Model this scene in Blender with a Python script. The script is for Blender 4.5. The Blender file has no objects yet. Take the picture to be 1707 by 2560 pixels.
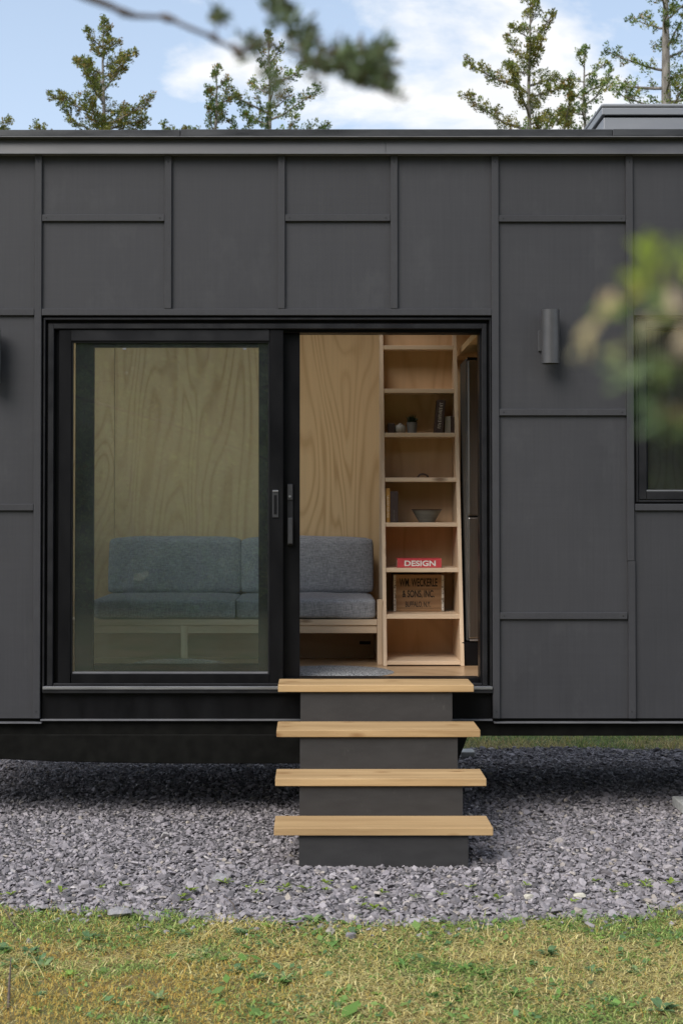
import bpy, bmesh, math, random
import numpy as np
from mathutils import Vector, Matrix

random.seed(7)
rng = np.random.default_rng(11)
S = bpy.context.scene
C = S.collection
R = math.radians

# ------------------------------------------------------------------ camera
K = 1707 / 1568.0            # photo pixels per measured pixel
F = 3677.0                   # focal length in photo pixels
PITCH = R(1.2)
VPX, HOR = 785.0, 1280.0     # vanishing point of the depth lines, horizon row
CAM = Vector((0, -8.1, 1.70))
cd = bpy.data.cameras.new('camera')
cam = bpy.data.objects.new('camera', cd)
C.objects.link(cam)
cam.location = CAM
cam.rotation_euler = (math.pi / 2 + PITCH, 0, 0)
cd.sensor_fit = 'VERTICAL'
cd.sensor_height = 36
cd.sensor_width = 24
cd.lens = F / 2560 * 36
cd.shift_x = (853.5 - VPX) / 2560
PPY = HOR - F * math.tan(PITCH)          # row of the principal point
cd.shift_y = (PPY - 1280) / 2560
cd.clip_start = 0.05
cd.clip_end = 2000
cd.dof.use_dof = True
cd.dof.focus_distance = 8.2
cd.dof.aperture_fstop = 5.6
S.camera = cam

# ------------------------------------------------------------------ sky
world = bpy.data.worlds.new('World')
S.world = world
world.use_nodes = True
wn, wl = world.node_tree.nodes, world.node_tree.links
wn.clear()
SUN = Vector((-0.42, -0.55, 0.66)).normalized()
wo = wn.new('ShaderNodeOutputWorld')
bg = wn.new('ShaderNodeBackground')
sky = wn.new('ShaderNodeTexSky')
sky.sky_type = 'NISHITA'
sky.sun_disc = False
sky.sun_elevation = math.asin(SUN.z)
sky.sun_rotation = math.atan2(SUN.x, SUN.y) % (2 * math.pi)
sky.dust_density = 2.5
sky.ozone_density = 1.5
tc = wn.new('ShaderNodeTexCoord')
sx = wn.new('ShaderNodeSeparateXYZ')
wl.new(tc.outputs['Generated'], sx.inputs[0])
def wmath(op, a, b):
    n = wn.new('ShaderNodeMath'); n.operation = op
    for i, v in enumerate((a, b)):
        if isinstance(v, (int, float)): n.inputs[i].default_value = v
        else: wl.new(v, n.inputs[i])
    return n.outputs[0]
zz = wmath('ADD', wmath('MAXIMUM', sx.outputs[2], 0.0), 0.22)
cx = wn.new('ShaderNodeCombineXYZ')
wl.new(wmath('DIVIDE', sx.outputs[0], zz), cx.inputs[0])
wl.new(wmath('DIVIDE', sx.outputs[1], zz), cx.inputs[1])
mp = wn.new('ShaderNodeMapping')
mp.inputs['Location'].default_value = (-4.47, 0.60, 0.0)
wl.new(cx.outputs[0], mp.inputs[0])
nz = wn.new('ShaderNodeTexNoise')
nz.inputs['Scale'].default_value = 1.55
nz.inputs['Detail'].default_value = 9
nz.inputs['Roughness'].default_value = 0.56
nz.inputs['Distortion'].default_value = 0.25
wl.new(mp.outputs[0], nz.inputs['Vector'])
cr = wn.new('ShaderNodeValToRGB')
cr.color_ramp.elements[0].position = 0.49
cr.color_ramp.elements[1].position = 0.555
wl.new(nz.outputs[0], cr.inputs[0])
n2 = wn.new('ShaderNodeTexNoise')
n2.inputs['Scale'].default_value = 3.0
n2.inputs['Detail'].default_value = 6
wl.new(mp.outputs[0], n2.inputs['Vector'])
cc = wn.new('ShaderNodeValToRGB')
cc.color_ramp.elements[0].position = 0.3
cc.color_ramp.elements[0].color = (5.9, 6.05, 6.3, 1)
cc.color_ramp.elements[1].position = 0.62
cc.color_ramp.elements[1].color = (6.7, 6.7, 6.7, 1)
wl.new(n2.outputs[0], cc.inputs[0])
hz = wn.new('ShaderNodeMix'); hz.data_type = 'RGBA'
hf = wmath('MULTIPLY', wmath('SUBTRACT', 0.36, wmath('MINIMUM', wmath('MAXIMUM', sx.outputs[2], 0.0), 0.36)), 1.35)
wl.new(wmath('ADD', hf, 0.45), hz.inputs[0])      # haze thickening towards the horizon
hz.inputs[7].default_value = (4.7, 5.7, 7.1, 1)
wl.new(sky.outputs[0], hz.inputs[6])
mx = wn.new('ShaderNodeMix'); mx.data_type = 'RGBA'
wl.new(cr.outputs[0], mx.inputs[0])
wl.new(hz.outputs[2], mx.inputs[6])
wl.new(cc.outputs[0], mx.inputs[7])
wl.new(mx.outputs[2], bg.inputs[0])
bg.inputs[1].default_value = 0.079
wl.new(bg.outputs[0], wo.inputs[0])

# ------------------------------------------------------------------ sun
sd = bpy.data.lights.new('sun', 'SUN')
sd.energy = 1.5
sd.angle = R(40)
sd.color = (1.0, 0.96, 0.9)
so = bpy.data.objects.new('sun', sd)
C.objects.link(so)
so.rotation_euler = (-SUN).to_track_quat('-Z', 'Y').to_euler()
so.location = (0, 0, 30)

# ------------------------------------------------------------------ view
S.view_settings.view_transform = 'Standard'
S.view_settings.look = 'None'
S.view_settings.gamma = 1
S.view_settings.exposure = 1.05
S.view_settings.use_curve_mapping = False
S.render.engine = 'CYCLES'
S.cycles.use_denoising = True
S.cycles.max_bounces = 9
S.cycles.diffuse_bounces = 5
S.cycles.glossy_bounces = 4
S.cycles.transmission_bounces = 6
S.cycles.transparent_max_bounces = 12
S.cycles.sample_clamp_indirect = 6
S.cycles.caustics_reflective = False
S.cycles.caustics_refractive = False

# ------------------------------------------------------------------ pixel -> place
CP, SP = math.cos(PITCH), math.sin(PITCH)
def ray(u, v):
    u, v = u * K, v * K
    a, b = (u - VPX) / F, (PPY - v) / F
    return Vector((a, CP - b * SP, SP + b * CP))
def P(u, v, Y):                # point of pixel (u,v) on the vertical plane y = Y
    d = ray(u, v)
    return CAM + d * ((Y - CAM.y) / d.y)
def G(u, v, z=0.0):            # point of pixel on the level z
    d = ray(u, v)
    return CAM + d * ((z - CAM.z) / d.z)
def X(u, Y=0, v=1000): return P(u, v, Y).x
def Z(v, Y=0): return P(720, v, Y).z

# ------------------------------------------------------------------ object helpers
def link(name, data, parent=None, mats=(), loc=None):
    o = bpy.data.objects.new(name, data)
    C.objects.link(o)
    for m in mats: data.materials.append(m)
    if parent is not None: o.parent = parent
    if loc is not None: o.location = loc
    return o
ORG = {}
def origin(o):
    return ORG.get(o.name, Vector((0, 0, 0)))
def tag(o, label, cat, group=None, kind=None):
    if label: o['label'] = label
    if cat: o['category'] = cat
    if group: o['group'] = group
    if kind: o['kind'] = kind
    return o
def thing(name, label, cat, loc, group=None):
    o = bpy.data.objects.new(name, None)
    C.objects.link(o)
    o.empty_display_size = 0.1
    o.location = loc
    ORG[o.name] = Vector(loc)
    return tag(o, label, cat, group)
def place(name, me, mat, parent=None, base=False):
    """mesh given in world coordinates -> object with its origin at its own centre"""
    n = len(me.vertices)
    co = np.empty(n * 3); me.vertices.foreach_get('co', co); co = co.reshape(-1, 3)
    c = (co.min(0) + co.max(0)) / 2
    if base: c[2] = co[:, 2].min()
    me.vertices.foreach_set('co', (co - c).ravel())
    me.update()
    off = Vector(c)
    o = link(name, me, parent, (mat,) if mat else ())
    ORG[o.name] = off
    o.location = off - origin(parent) if parent is not None else off
    return o
def bm_mesh(bm, name, smooth=False):
    me = bpy.data.meshes.new(name)
    bm.to_mesh(me); bm.free()
    if smooth:
        for p in me.polygons: p.use_smooth = True
    return me
def box_bm(bm, x0, x1, y0, y1, z0, z1, bev=0.0, seg=1):
    vs = [bm.verts.new((x, y, z)) for x in (x0, x1) for y in (y0, y1) for z in (z0, z1)]
    fs = [(0, 1, 3, 2), (4, 6, 7, 5), (0, 4, 5, 1), (2, 3, 7, 6), (0, 2, 6, 4), (1, 5, 7, 3)]
    ff = [bm.faces.new([vs[i] for i in f]) for f in fs]
    bmesh.ops.recalc_face_normals(bm, faces=ff)
    if bev > 0:
        es = list({e for f in ff for e in f.edges})
        bmesh.ops.bevel(bm, geom=es, offset=bev, segments=seg, affect='EDGES', profile=0.5)
def box(name, x0, x1, y0, y1, z0, z1, mat, parent=None, bev=0.002, seg=1, base=False):
    bm = bmesh.new()
    box_bm(bm, min(x0, x1), max(x0, x1), min(y0, y1), max(y0, y1), min(z0, z1), max(z0, z1), bev, seg)
    return place(name, bm_mesh(bm, name), mat, parent, base)
def rect(name, u0, u1, v0, v1, Yf, Yb, mat, parent=None, bev=0.0015):
    """box whose front face (plane y = Yf) covers the pixel rectangle"""
    vm = (v0 + v1) / 2
    return box(name, X(u0, Yf, vm), X(u1, Yf, vm), Yf, Yb, Z(v1, Yf), Z(v0, Yf), mat, parent, bev)
def prism(name, pts, axis, a0, a1, mat, parent=None, bev=0.0):
    """closed outline in two coordinates, extruded along the third"""
    bm = bmesh.new()
    def mk(p, a):
        return {'x': (a, p[0], p[1]), 'y': (p[0], a, p[1]), 'z': (p[0], p[1], a)}[axis]
    A = [bm.verts.new(mk(p, a0)) for p in pts]
    B = [bm.verts.new(mk(p, a1)) for p in pts]
    n = len(pts)
    bm.faces.new(A); bm.faces.new(B)
    for i in range(n): bm.faces.new((A[i], A[(i + 1) % n], B[(i + 1) % n], B[i]))
    bmesh.ops.recalc_face_normals(bm, faces=bm.faces)
    if bev: bmesh.ops.bevel(bm, geom=list(bm.edges), offset=bev, segments=1, affect='EDGES')
    return place(name, bm_mesh(bm, name), mat, parent)
def lathe(name, prof, cx_, cy_, mat, parent=None, n=40, smooth=True, ang=0):
    bm = bmesh.new()
    rings = []
    for r, z in prof:
        if r < 1e-5: rings.append([bm.verts.new((cx_, cy_, z))])
        else: rings.append([bm.verts.new((cx_ + r * math.cos(2 * math.pi * i / n), cy_ + r * math.sin(2 * math.pi * i / n), z)) for i in range(n)])
    for a, b in zip(rings, rings[1:]):
        for i in range(n):
            j = (i + 1) % n
            if len(a) == 1 and len(b) == 1: continue
            if len(a) == 1: bm.faces.new((a[0], b[i], b[j]))
            elif len(b) == 1: bm.faces.new((a[i], b[0], a[j]))
            else: bm.faces.new((a[i], a[j], b[j], b[i]))
    bmesh.ops.recalc_face_normals(bm, faces=bm.faces)
    me = bm_mesh(bm, name, smooth)
    o = place(name, me, mat, parent)
    if smooth: autosmooth(o, 40)
    return o
def autosmooth(o, deg):
    me = o.data
    me.polygons.foreach_set('use_smooth', [True] * len(me.polygons))
    bm = bmesh.new(); bm.from_mesh(me)
    for e in bm.edges:
        if len(e.link_faces) == 2 and e.calc_face_angle(0) > R(deg): e.smooth = False
    bm.to_mesh(me); bm.free()
def soup(name, V, faces_n, tint=None):
    """big mesh of equal polygons: V (k*n,3), n corners each, nothing shared"""
    me = bpy.data.meshes.new(name)
    nv = len(V)
    me.vertices.add(nv)
    me.vertices.foreach_set('co', np.asarray(V, np.float32).ravel())
    me.loops.add(nv)
    me.loops.foreach_set('vertex_index', np.arange(nv, dtype=np.int32))
    me.polygons.add(nv // faces_n)
    me.polygons.foreach_set('loop_start', np.arange(0, nv, faces_n, dtype=np.int32))
    if tint is not None:
        at = me.attributes.new('tint', 'FLOAT_COLOR', 'POINT')
        at.data.foreach_set('color', np.c_[tint, np.ones(nv)].astype(np.float32).ravel())
    me.polygons.foreach_set('use_smooth', np.zeros(len(me.polygons), bool))
    me.update(calc_edges=True)
    return me
def indexed(name, V, Fc, tint=None):
    me = bpy.data.meshes.new(name)
    V = np.asarray(V, np.float32); Fc = np.asarray(Fc, np.int32)
    k = Fc.shape[1]
    me.vertices.add(len(V)); me.vertices.foreach_set('co', V.ravel())
    me.loops.add(Fc.size); me.loops.foreach_set('vertex_index', Fc.ravel())
    me.polygons.add(len(Fc)); me.polygons.foreach_set('loop_start', np.arange(0, Fc.size, k, dtype=np.int32))
    if tint is not None:
        at = me.attributes.new('tint', 'FLOAT_COLOR', 'POINT')
        at.data.foreach_set('color', np.c_[tint, np.ones(len(V))].astype(np.float32).ravel())
    me.polygons.foreach_set('use_smooth', np.zeros(len(me.polygons), bool))
    me.update(calc_edges=True)
    return me

# ------------------------------------------------------------------ materials
def nodes(name):
    m = bpy.data.materials.new(name); m.use_nodes = True
    nt = m.node_tree
    return m, nt.nodes, nt.links, nt.nodes['Principled BSDF']
def vecnode(n, l, scale, rand=True, coord='Object'):
    t = n.new('ShaderNodeTexCoord')
    src = t.outputs[coord]
    if rand:
        oi = n.new('ShaderNodeObjectInfo')
        mu = n.new('ShaderNodeMath'); mu.operation = 'MULTIPLY'; mu.inputs[1].default_value = 53.0
        l.new(oi.outputs['Random'], mu.inputs[0])
        ad = n.new('ShaderNodeVectorMath'); ad.operation = 'ADD'
        l.new(src, ad.inputs[0]); l.new(mu.outputs[0], ad.inputs[1])
        src = ad.outputs[0]
    mpn = n.new('ShaderNodeMapping'); mpn.inputs['Scale'].default_value = scale
    l.new(src, mpn.inputs[0])
    return mpn.outputs[0]
def noise(n, l, vec, scale=1, detail=4, rough=0.5, dist=0.0):
    t = n.new('ShaderNodeTexNoise')
    t.inputs['Scale'].default_value = scale; t.inputs['Detail'].default_value = detail
    t.inputs['Roughness'].default_value = rough; t.inputs['Distortion'].default_value = dist
    l.new(vec, t.inputs['Vector'])
    return t.outputs[0]
def ramp(n, l, fac, stops):
    r = n.new('ShaderNodeValToRGB'); e = r.color_ramp.elements
    while len(e) < len(stops): e.new(0.5)
    for i, (p, c) in enumerate(stops):
        e[i].position = p; e[i].color = (*c, 1) if len(c) == 3 else c
    l.new(fac, r.inputs[0])
    return r.outputs[0]
def mixc(n, l, fac, a, b, mode='MIX'):
    m = n.new('ShaderNodeMix'); m.data_type = 'RGBA'; m.blend_type = mode
    if isinstance(fac, (int, float)): m.inputs[0].default_value = fac
    else: l.new(fac, m.inputs[0])
    for i, v in ((6, a), (7, b)):
        if isinstance(v, tuple): m.inputs[i].default_value = (*v, 1)
        else: l.new(v, m.inputs[i])
    return m.outputs[2]
def mth(n, l, op, a, b=0.0):
    m = n.new('ShaderNodeMath'); m.operation = op
    for i, v in enumerate((a, b)):
        if isinstance(v, (int, float)): m.inputs[i].default_value = v
        else: l.new(v, m.inputs[i])
    return m.outputs[0]
def bump(n, l, b, h, strength=0.3, dist=0.002):
    bp = n.new('ShaderNodeBump'); bp.inputs['Strength'].default_value = strength; bp.inputs['Distance'].default_value = dist
    l.new(h, bp.inputs['Height']); l.new(bp.outputs[0], b.inputs['Normal'])
def plain(name, c1, c2=None, scale=(1, 1, 1), ns=4, rough=0.6, metal=0.0, bmp=0.0, bd=0.002, detail=5, lo=0.35, hi=0.65, spec=0.5, rv=0.0):
    m, n, l, b = nodes(name)
    c2 = c2 or tuple(x * 1.12 for x in c1)
    f = noise(n, l, vecnode(n, l, scale), ns, detail, 0.55)
    l.new(ramp(n, l, f, [(lo, c1), (hi, c2)]), b.inputs['Base Color'])
    b.inputs['Roughness'].default_value = rough
    b.inputs['Metallic'].default_value = metal
    b.inputs['Specular IOR Level'].default_value = spec
    if rv:
        l.new(ramp(n, l, f, [(0.3, (rough - rv,) * 3), (0.7, (rough + rv,) * 3)]), b.inputs['Roughness'])
    if bmp: bump(n, l, b, f, bmp, bd)
    return m

def mat_siding():
    m, n, l, b = nodes('charcoal_painted_siding')
    v = vecnode(n, l, (1, 1, 1))
    big = noise(n, l, v, 2.2, 5, 0.6)
    gr = noise(n, l, vecnode(n, l, (90, 90, 2.5)), 1, 4, 0.6)
    gh = noise(n, l, vecnode(n, l, (2.0, 8, 60)), 1, 3, 0.6)
    c = mixc(n, l, big, (0.033, 0.033, 0.0375), (0.047, 0.047, 0.052))
    c = mixc(n, l, 0.22, c, ramp(n, l, gr, [(0.3, (0.028, 0.028, 0.032)), (0.7, (0.053, 0.053, 0.058))]))
    c = mixc(n, l, 0.12, c, ramp(n, l, gh, [(0.3, (0.030, 0.030, 0.034)), (0.7, (0.052, 0.052, 0.057))]))
    dirt = noise(n, l, vecnode(n, l, (5, 5, 3)), 1, 8, 0.7)
    c = mixc(n, l, ramp(n, l, dirt, [(0.55, (0, 0, 0)), (0.75, (0.5, 0.5, 0.5))]), c, (0.062, 0.062, 0.066))
    oi = n.new('ShaderNodeObjectInfo')
    c = mixc(n, l, 1.0, c, ramp(n, l, oi.outputs['Random'], [(0.0, (0.92,) * 3), (1.0, (1.08,) * 3)]), 'MULTIPLY')
    l.new(c, b.inputs['Base Color'])
    l.new(ramp(n, l, big, [(0.3, (0.5,) * 3), (0.7, (0.68,) * 3)]), b.inputs['Roughness'])
    b.inputs['Specular IOR Level'].default_value = 0.35
    hh = mth(n, l, 'ADD', gr, mth(n, l, 'MULTIPLY', big, 0.6))
    bump(n, l, b, hh, 0.22, 0.0015)
    return m
def mat_wood(name, dark, light, axis='x', fine=1.0, rough=0.55, knots=True, knotc=(0.13, 0.055, 0.02), spec=0.4):
    m, n, l, b = nodes(name)
    sc = {'x': (1.6, 26, 26), 'z': (26, 26, 1.6), 'y': (26, 1.6, 26)}[axis]
    sc = tuple(s * fine for s in sc)
    g1 = noise(n, l, vecnode(n, l, sc), 1, 6, 0.62, 0.6)
    sc2 = {'x': (0.9, 9, 9), 'z': (9, 9, 0.9), 'y': (9, 0.9, 9)}[axis]
    g2 = noise(n, l, vecnode(n, l, sc2), 1, 3, 0.5, 0.4)
    c = ramp(n, l, g1, [(0.28, dark), (0.52, tuple((a + q) / 2 for a, q in zip(dark, light))), (0.7, light)])
    c = mixc(n, l, 0.4, c, ramp(n, l, g2, [(0.35, tuple(x * 0.85 for x in dark)), (0.65, tuple(min(1, x * 1.06) for x in light))]))
    if knots:
        vo = n.new('ShaderNodeTexVoronoi'); vo.inputs['Scale'].default_value = 1
        vo.inputs['Randomness'].default_value = 1
        ks = {'x': (3.2, 9, 9), 'z': (9, 9, 3.2), 'y': (9, 3.2, 9)}[axis]
        l.new(vecnode(n, l, ks), vo.inputs['Vector'])
        k = ramp(n, l, vo.outputs['Distance'], [(0.07, (0.8,) * 3), (0.19, (0.0,) * 3)])
        c = mixc(n, l, k, c, knotc)
    l.new(c, b.inputs['Base Color'])
    b.inputs['Roughness'].default_value = rough
    b.inputs['Specular IOR Level'].default_value = spec
    bump(n, l, b, g1, 0.25, 0.0012)
    return m
def mat_plywood(name, base, line, horizontal=False, rough=0.55, dens=105):
    m, n, l, b = nodes(name)
    sc = (0.5, 2.6, 2.6) if horizontal else (2.6, 2.6, 0.5)
    f = noise(n, l, vecnode(n, l, sc), 1.0, 1.6, 0.4, 0.75)
    s = mth(n, l, 'SINE', mth(n, l, 'MULTIPLY', f, dens))
    s = mth(n, l, 'MULTIPLY', mth(n, l, 'ADD', s, 1.0), 0.5)
    w = ramp(n, l, s, [(0.0, (0.75, 0.75, 0.75)), (0.14, (0.38, 0.38, 0.38)), (0.6, (0, 0, 0))])
    am = noise(n, l, vecnode(n, l, (1.3, 1.3, 1.3)), 1, 2)
    w = mixc(n, l, 1.0, w, ramp(n, l, am, [(0.35, (0.45,) * 3), (0.65, (1.0,) * 3)]), 'MULTIPLY')
    fi = noise(n, l, vecnode(n, l, (1, 40, 40) if horizontal else (70, 70, 2)), 1, 4, 0.6)
    c = mixc(n, l, w, base, line)
    c = mixc(n, l, 0.25, c, ramp(n, l, fi, [(0.3, tuple(x * 0.8 for x in base)), (0.7, tuple(min(1, x * 1.1) for x in base))]))
    l.new(c, b.inputs['Base Color'])
    b.inputs['Roughness'].default_value = rough
    b.inputs['Specular IOR Level'].default_value = 0.35
    bump(n, l, b, fi, 0.12, 0.001)
    return m
def mat_fabric(name, a, c2):
    m, n, l, b = nodes(name)
    h1 = noise(n, l, vecnode(n, l, (26, 150, 260)), 1, 3, 0.6)
    h2 = noise(n, l, vecnode(n, l, (260, 150, 26)), 1, 3, 0.6)
    s = mth(n, l, 'MULTIPLY', mth(n, l, 'ADD', h1, h2), 0.5)
    l.new(ramp(n, l, s, [(0.38, a), (0.62, c2)]), b.inputs['Base Color'])
    b.inputs['Roughness'].default_value = 0.95
    b.inputs['Specular IOR Level'].default_value = 0.15
    bump(n, l, b, s, 0.6, 0.002)
    return m
def mat_glass(name, tint=(0.93, 0.97, 0.965), ior=1.6, veil=0.022):
    m, n, l, b = nodes(name)
    n.remove(b)
    tr = n.new('ShaderNodeBsdfTransparent'); tr.inputs[0].default_value = (*tint, 1)
    gl = n.new('ShaderNodeBsdfGlossy'); gl.inputs['Roughness'].default_value = 0.004
    fr = n.new('ShaderNodeFresnel'); fr.inputs[0].default_value = ior
    wob = noise(n, l, vecnode(n, l, (1.2, 1.2, 1.2)), 1, 2)
    bp = n.new('ShaderNodeBump'); bp.inputs['Strength'].default_value = 0.02; bp.inputs['Distance'].default_value = 0.01
    l.new(wob, bp.inputs['Height']); l.new(bp.outputs[0], gl.inputs['Normal'])
    ms = n.new('ShaderNodeMixShader')
    l.new(fr.outputs[0], ms.inputs[0]); l.new(tr.outputs[0], ms.inputs[1]); l.new(gl.outputs[0], ms.inputs[2])
    if veil:
        df = n.new('ShaderNodeBsdfDiffuse'); df.inputs[0].default_value = (0.62, 0.70, 0.66, 1)  # pale diffuse film paints the milky reflection veil onto the panes
        sm = noise(n, l, vecnode(n, l, (3.0, 3.0, 1.4)), 1, 6, 0.65, 0.8)
        fd = n.new('ShaderNodeMapRange'); l.new(sm, fd.inputs[0])
        fd.inputs[1].default_value = 0.3; fd.inputs[2].default_value = 0.75; fd.inputs[3].default_value = veil * 0.6; fd.inputs[4].default_value = veil * 1.6
        m2 = n.new('ShaderNodeMixShader'); l.new(fd.outputs[0], m2.inputs[0]); l.new(ms.outputs[0], m2.inputs[1]); l.new(df.outputs[0], m2.inputs[2])
        ms = m2
    l.new(ms.outputs[0], n['Material Output'].inputs[0])
    return m
def mat_leaf(name, rough=0.6, trans=0.3, vary=0.35):
    m, n, l, b = nodes(name)
    at = n.new('ShaderNodeAttribute'); at.attribute_name = 'tint'
    ge = n.new('ShaderNodeNewGeometry')
    c = mixc(n, l, 1.0, at.outputs['Color'], ramp(n, l, ge.outputs['Random Per Island'], [(0.0, (1 - vary,) * 3), (1.0, (1 + vary,) * 3)]), 'MULTIPLY')
    l.new(c, b.inputs['Base Color'])
    b.inputs['Roughness'].default_value = rough
    b.inputs['Specular IOR Level'].default_value = 0.25
    ts = n.new('ShaderNodeBsdfTranslucent'); l.new(c, ts.inputs[0])
    ms = n.new('ShaderNodeMixShader'); ms.inputs[0].default_value = trans
    l.new(b.outputs[0], ms.inputs[1]); l.new(ts.outputs[0], ms.inputs[2])
    l.new(ms.outputs[0], n['Material Output'].inputs[0])
    return m
def mat_stone():
    m, n, l, b = nodes('slate_chips')
    ge = n.new('ShaderNodeNewGeometry')
    rp = ge.outputs['Random Per Island']
    c = ramp(n, l, rp, [(0.0, (0.13, 0.125, 0.13)), (0.25, (0.225, 0.213, 0.222)), (0.55, (0.30, 0.285, 0.296)), (0.80, (0.365, 0.342, 0.358)),
                        (0.93, (0.42, 0.40, 0.41)), (0.97, (0.40, 0.36, 0.30)), (1.0, (0.55, 0.53, 0.52))])
    f = noise(n, l, vecnode(n, l, (1, 1, 1), False), 60, 5, 0.6)
    c = mixc(n, l, 1.0, c, ramp(n, l, f, [(0.3, (0.68, 0.665, 0.68)), (0.7, (1.05, 1.02, 1.04))]), 'MULTIPLY')
    l.new(c, b.inputs['Base Color'])
    b.inputs['Roughness'].default_value = 0.72
    b.inputs['Specular IOR Level'].default_value = 0.35
    bump(n, l, b, f, 0.35, 0.003)
    return m

M = {}
M['siding'] = mat_siding()
M['fascia'] = plain('charcoal_metal_trim', (0.058, 0.058, 0.062), (0.078, 0.078, 0.082), (1.2, 4, 4), 2, 0.42, 0.0, 0.08, 0.004, rv=0.08)
M['coping'] = plain('dark_metal_coping', (0.05, 0.05, 0.052), (0.09, 0.09, 0.093), (1.5, 4, 6), 1.6, 0.33, 0.55, 0.1, 0.004, rv=0.08)
M['alu'] = plain('worn_aluminium', (0.30, 0.30, 0.32), (0.42, 0.42, 0.44), (3, 30, 30), 2, 0.38, 0.8, 0.05)
M['edge'] = plain('grey_drip_edge', (0.11, 0.11, 0.12), (0.16, 0.16, 0.17), (4, 20, 20), 2, 0.5, 0.0)
M['black'] = plain('black_vinyl', (0.005, 0.005, 0.006), (0.008, 0.008, 0.009), (3, 3, 1), 3, 0.42, 0, 0.03, rv=0.08, spec=0.12)
M['black2'] = plain('dark_bronze_vinyl', (0.013, 0.013, 0.015), (0.019, 0.019, 0.021), (3, 3, 3), 3, 0.40, 0, 0.03, rv=0.08, spec=0.22)
M['chassis'] = plain('black_chassis_paint', (0.005, 0.005, 0.0045), (0.009, 0.009, 0.008), (4, 4, 4), 4, 0.5, 0, 0.15, 0.003, spec=0.1)
M['under'] = plain('dark_underbody', (0.02, 0.02, 0.02), (0.03, 0.03, 0.03), (2, 2, 2), 3, 0.9)
M['rubber'] = plain('black_rubber', (0.015, 0.015, 0.015), (0.022, 0.022, 0.022), (20, 20, 20), 2, 0.85, 0, 0.2)
M['rim'] = plain('dull_steel_rim', (0.16, 0.16, 0.16), (0.22, 0.22, 0.22), (6, 6, 6), 2, 0.5, 0.7)
M['lamp'] = plain('grey_powder_coat', (0.068, 0.068, 0.072), (0.08, 0.08, 0.084), (8, 8, 8), 2, 0.42, 0.25, 0.05, 0.0005)
M['pull'] = plain('dark_grey_hardware', (0.04, 0.04, 0.044), (0.052, 0.052, 0.056), (30, 30, 30), 3, 0.4, 0.3)
M['hatch'] = plain('pale_grey_metal', (0.24, 0.25, 0.275), (0.29, 0.30, 0.32), (1, 3, 3), 2, 0.42, 0.15)
M['ply'] = mat_plywood('wall_plywood', (0.76, 0.55, 0.31), (0.46, 0.265, 0.11))
M['ply2'] = mat_plywood('shelf_plywood', (0.62, 0.42, 0.25), (0.46, 0.28, 0.15), dens=60)
M['undersofa'] = mat_plywood('shaded_base_plywood', (0.36, 0.235, 0.14), (0.26, 0.15, 0.08), True, 0.6, 40)  # darkened plywood, shade below the seat put into its colour
M['plyfloor'] = mat_plywood('floor_plywood', (0.46, 0.31, 0.18), (0.32, 0.19, 0.10), True, 0.28, 60)
M['pine'] = mat_wood('pale_pine_upright', (0.58, 0.42, 0.28), (0.76, 0.60, 0.43), 'z', 1.0, 0.55)
M['pineh'] = mat_wood('pale_pine_board', (0.58, 0.42, 0.28), (0.77, 0.61, 0.44), 'x', 1.0, 0.55)
M['tread'] = mat_wood('oiled_cedar_tread', (0.36, 0.225, 0.105), (0.575, 0.395, 0.205), 'x', 1.0, 0.5, knotc=(0.20, 0.085, 0.025))
M['riser'] = plain('charcoal_painted_board', (0.044, 0.043, 0.043), (0.056, 0.054, 0.054), (4, 4, 12), 2, 0.6, 0, 0.1, detail=7)
def mat_riser():
    m, n, l, b = nodes('scuffed_charcoal_board')
    f = noise(n, l, vecnode(n, l, (4, 4, 12)), 2, 7, 0.55)
    c = ramp(n, l, f, [(0.35, (0.034, 0.033, 0.034)), (0.65, (0.042, 0.041, 0.042))])
    k = noise(n, l, vecnode(n, l, (7, 7, 9)), 1, 2, 0.5)
    q = noise(n, l, vecnode(n, l, (45, 45, 14)), 1, 8, 0.75, 1.5)
    mk = mth(n, l, 'MULTIPLY', ramp(n, l, k, [(0.56, (0,) * 3), (0.72, (1,) * 3)]), ramp(n, l, q, [(0.55, (0,) * 3), (0.70, (0.5,) * 3)]))
    l.new(mixc(n, l, mk, c, (0.13, 0.125, 0.12)), b.inputs['Base Color'])
    b.inputs['Roughness'].default_value = 0.6; b.inputs['Specular IOR Level'].default_value = 0.3
    bump(n, l, b, f, 0.15, 0.002)
    return m
M['riser'] = mat_riser()
M['fabric'] = mat_fabric('blue_grey_linen', (0.18, 0.185, 0.20), (0.40, 0.405, 0.43))
M['glass'] = mat_glass('window_glass')
M['clear'] = mat_glass('added_window_glass', (0.99, 0.99, 0.99), 1.42, 0)  # for the unseen skylight and end window added to light the interior
M['steel'] = plain('brushed_steel', (0.20, 0.185, 0.175), (0.25, 0.235, 0.225), (60, 60, 1), 2, 0.28, 0.9)
M['fridgeside'] = plain('dark_fridge_side', (0.05, 0.05, 0.048), (0.065, 0.065, 0.06), (4, 4, 4), 3, 0.5)
M['concrete'] = plain('pale_concrete', (0.36, 0.36, 0.35), (0.48, 0.48, 0.46), (14, 14, 14), 2, 0.85, 0, 0.3)
M['rug'] = plain('grey_woven_wool', (0.07, 0.074, 0.078), (0.36, 0.36, 0.36), (120, 120, 120), 1, 0.98, 0, 0.9, 0.006, 3, 0.42, 0.6)
M['crate'] = mat_wood('old_crate_wood', (0.18, 0.09, 0.04), (0.40, 0.25, 0.13), 'x', 0.7, 0.7, False)
M['ink'] = plain('stencil_ink', (0.006, 0.005, 0.004), (0.022, 0.014, 0.010), (60, 60, 60), 2, 0.8)
M['tin'] = plain('chipped_white_metal', (0.20, 0.17, 0.13), (0.62, 0.58, 0.52), (60, 60, 60), 1, 0.5, 0.2, lo=0.4, hi=0.5)
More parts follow.
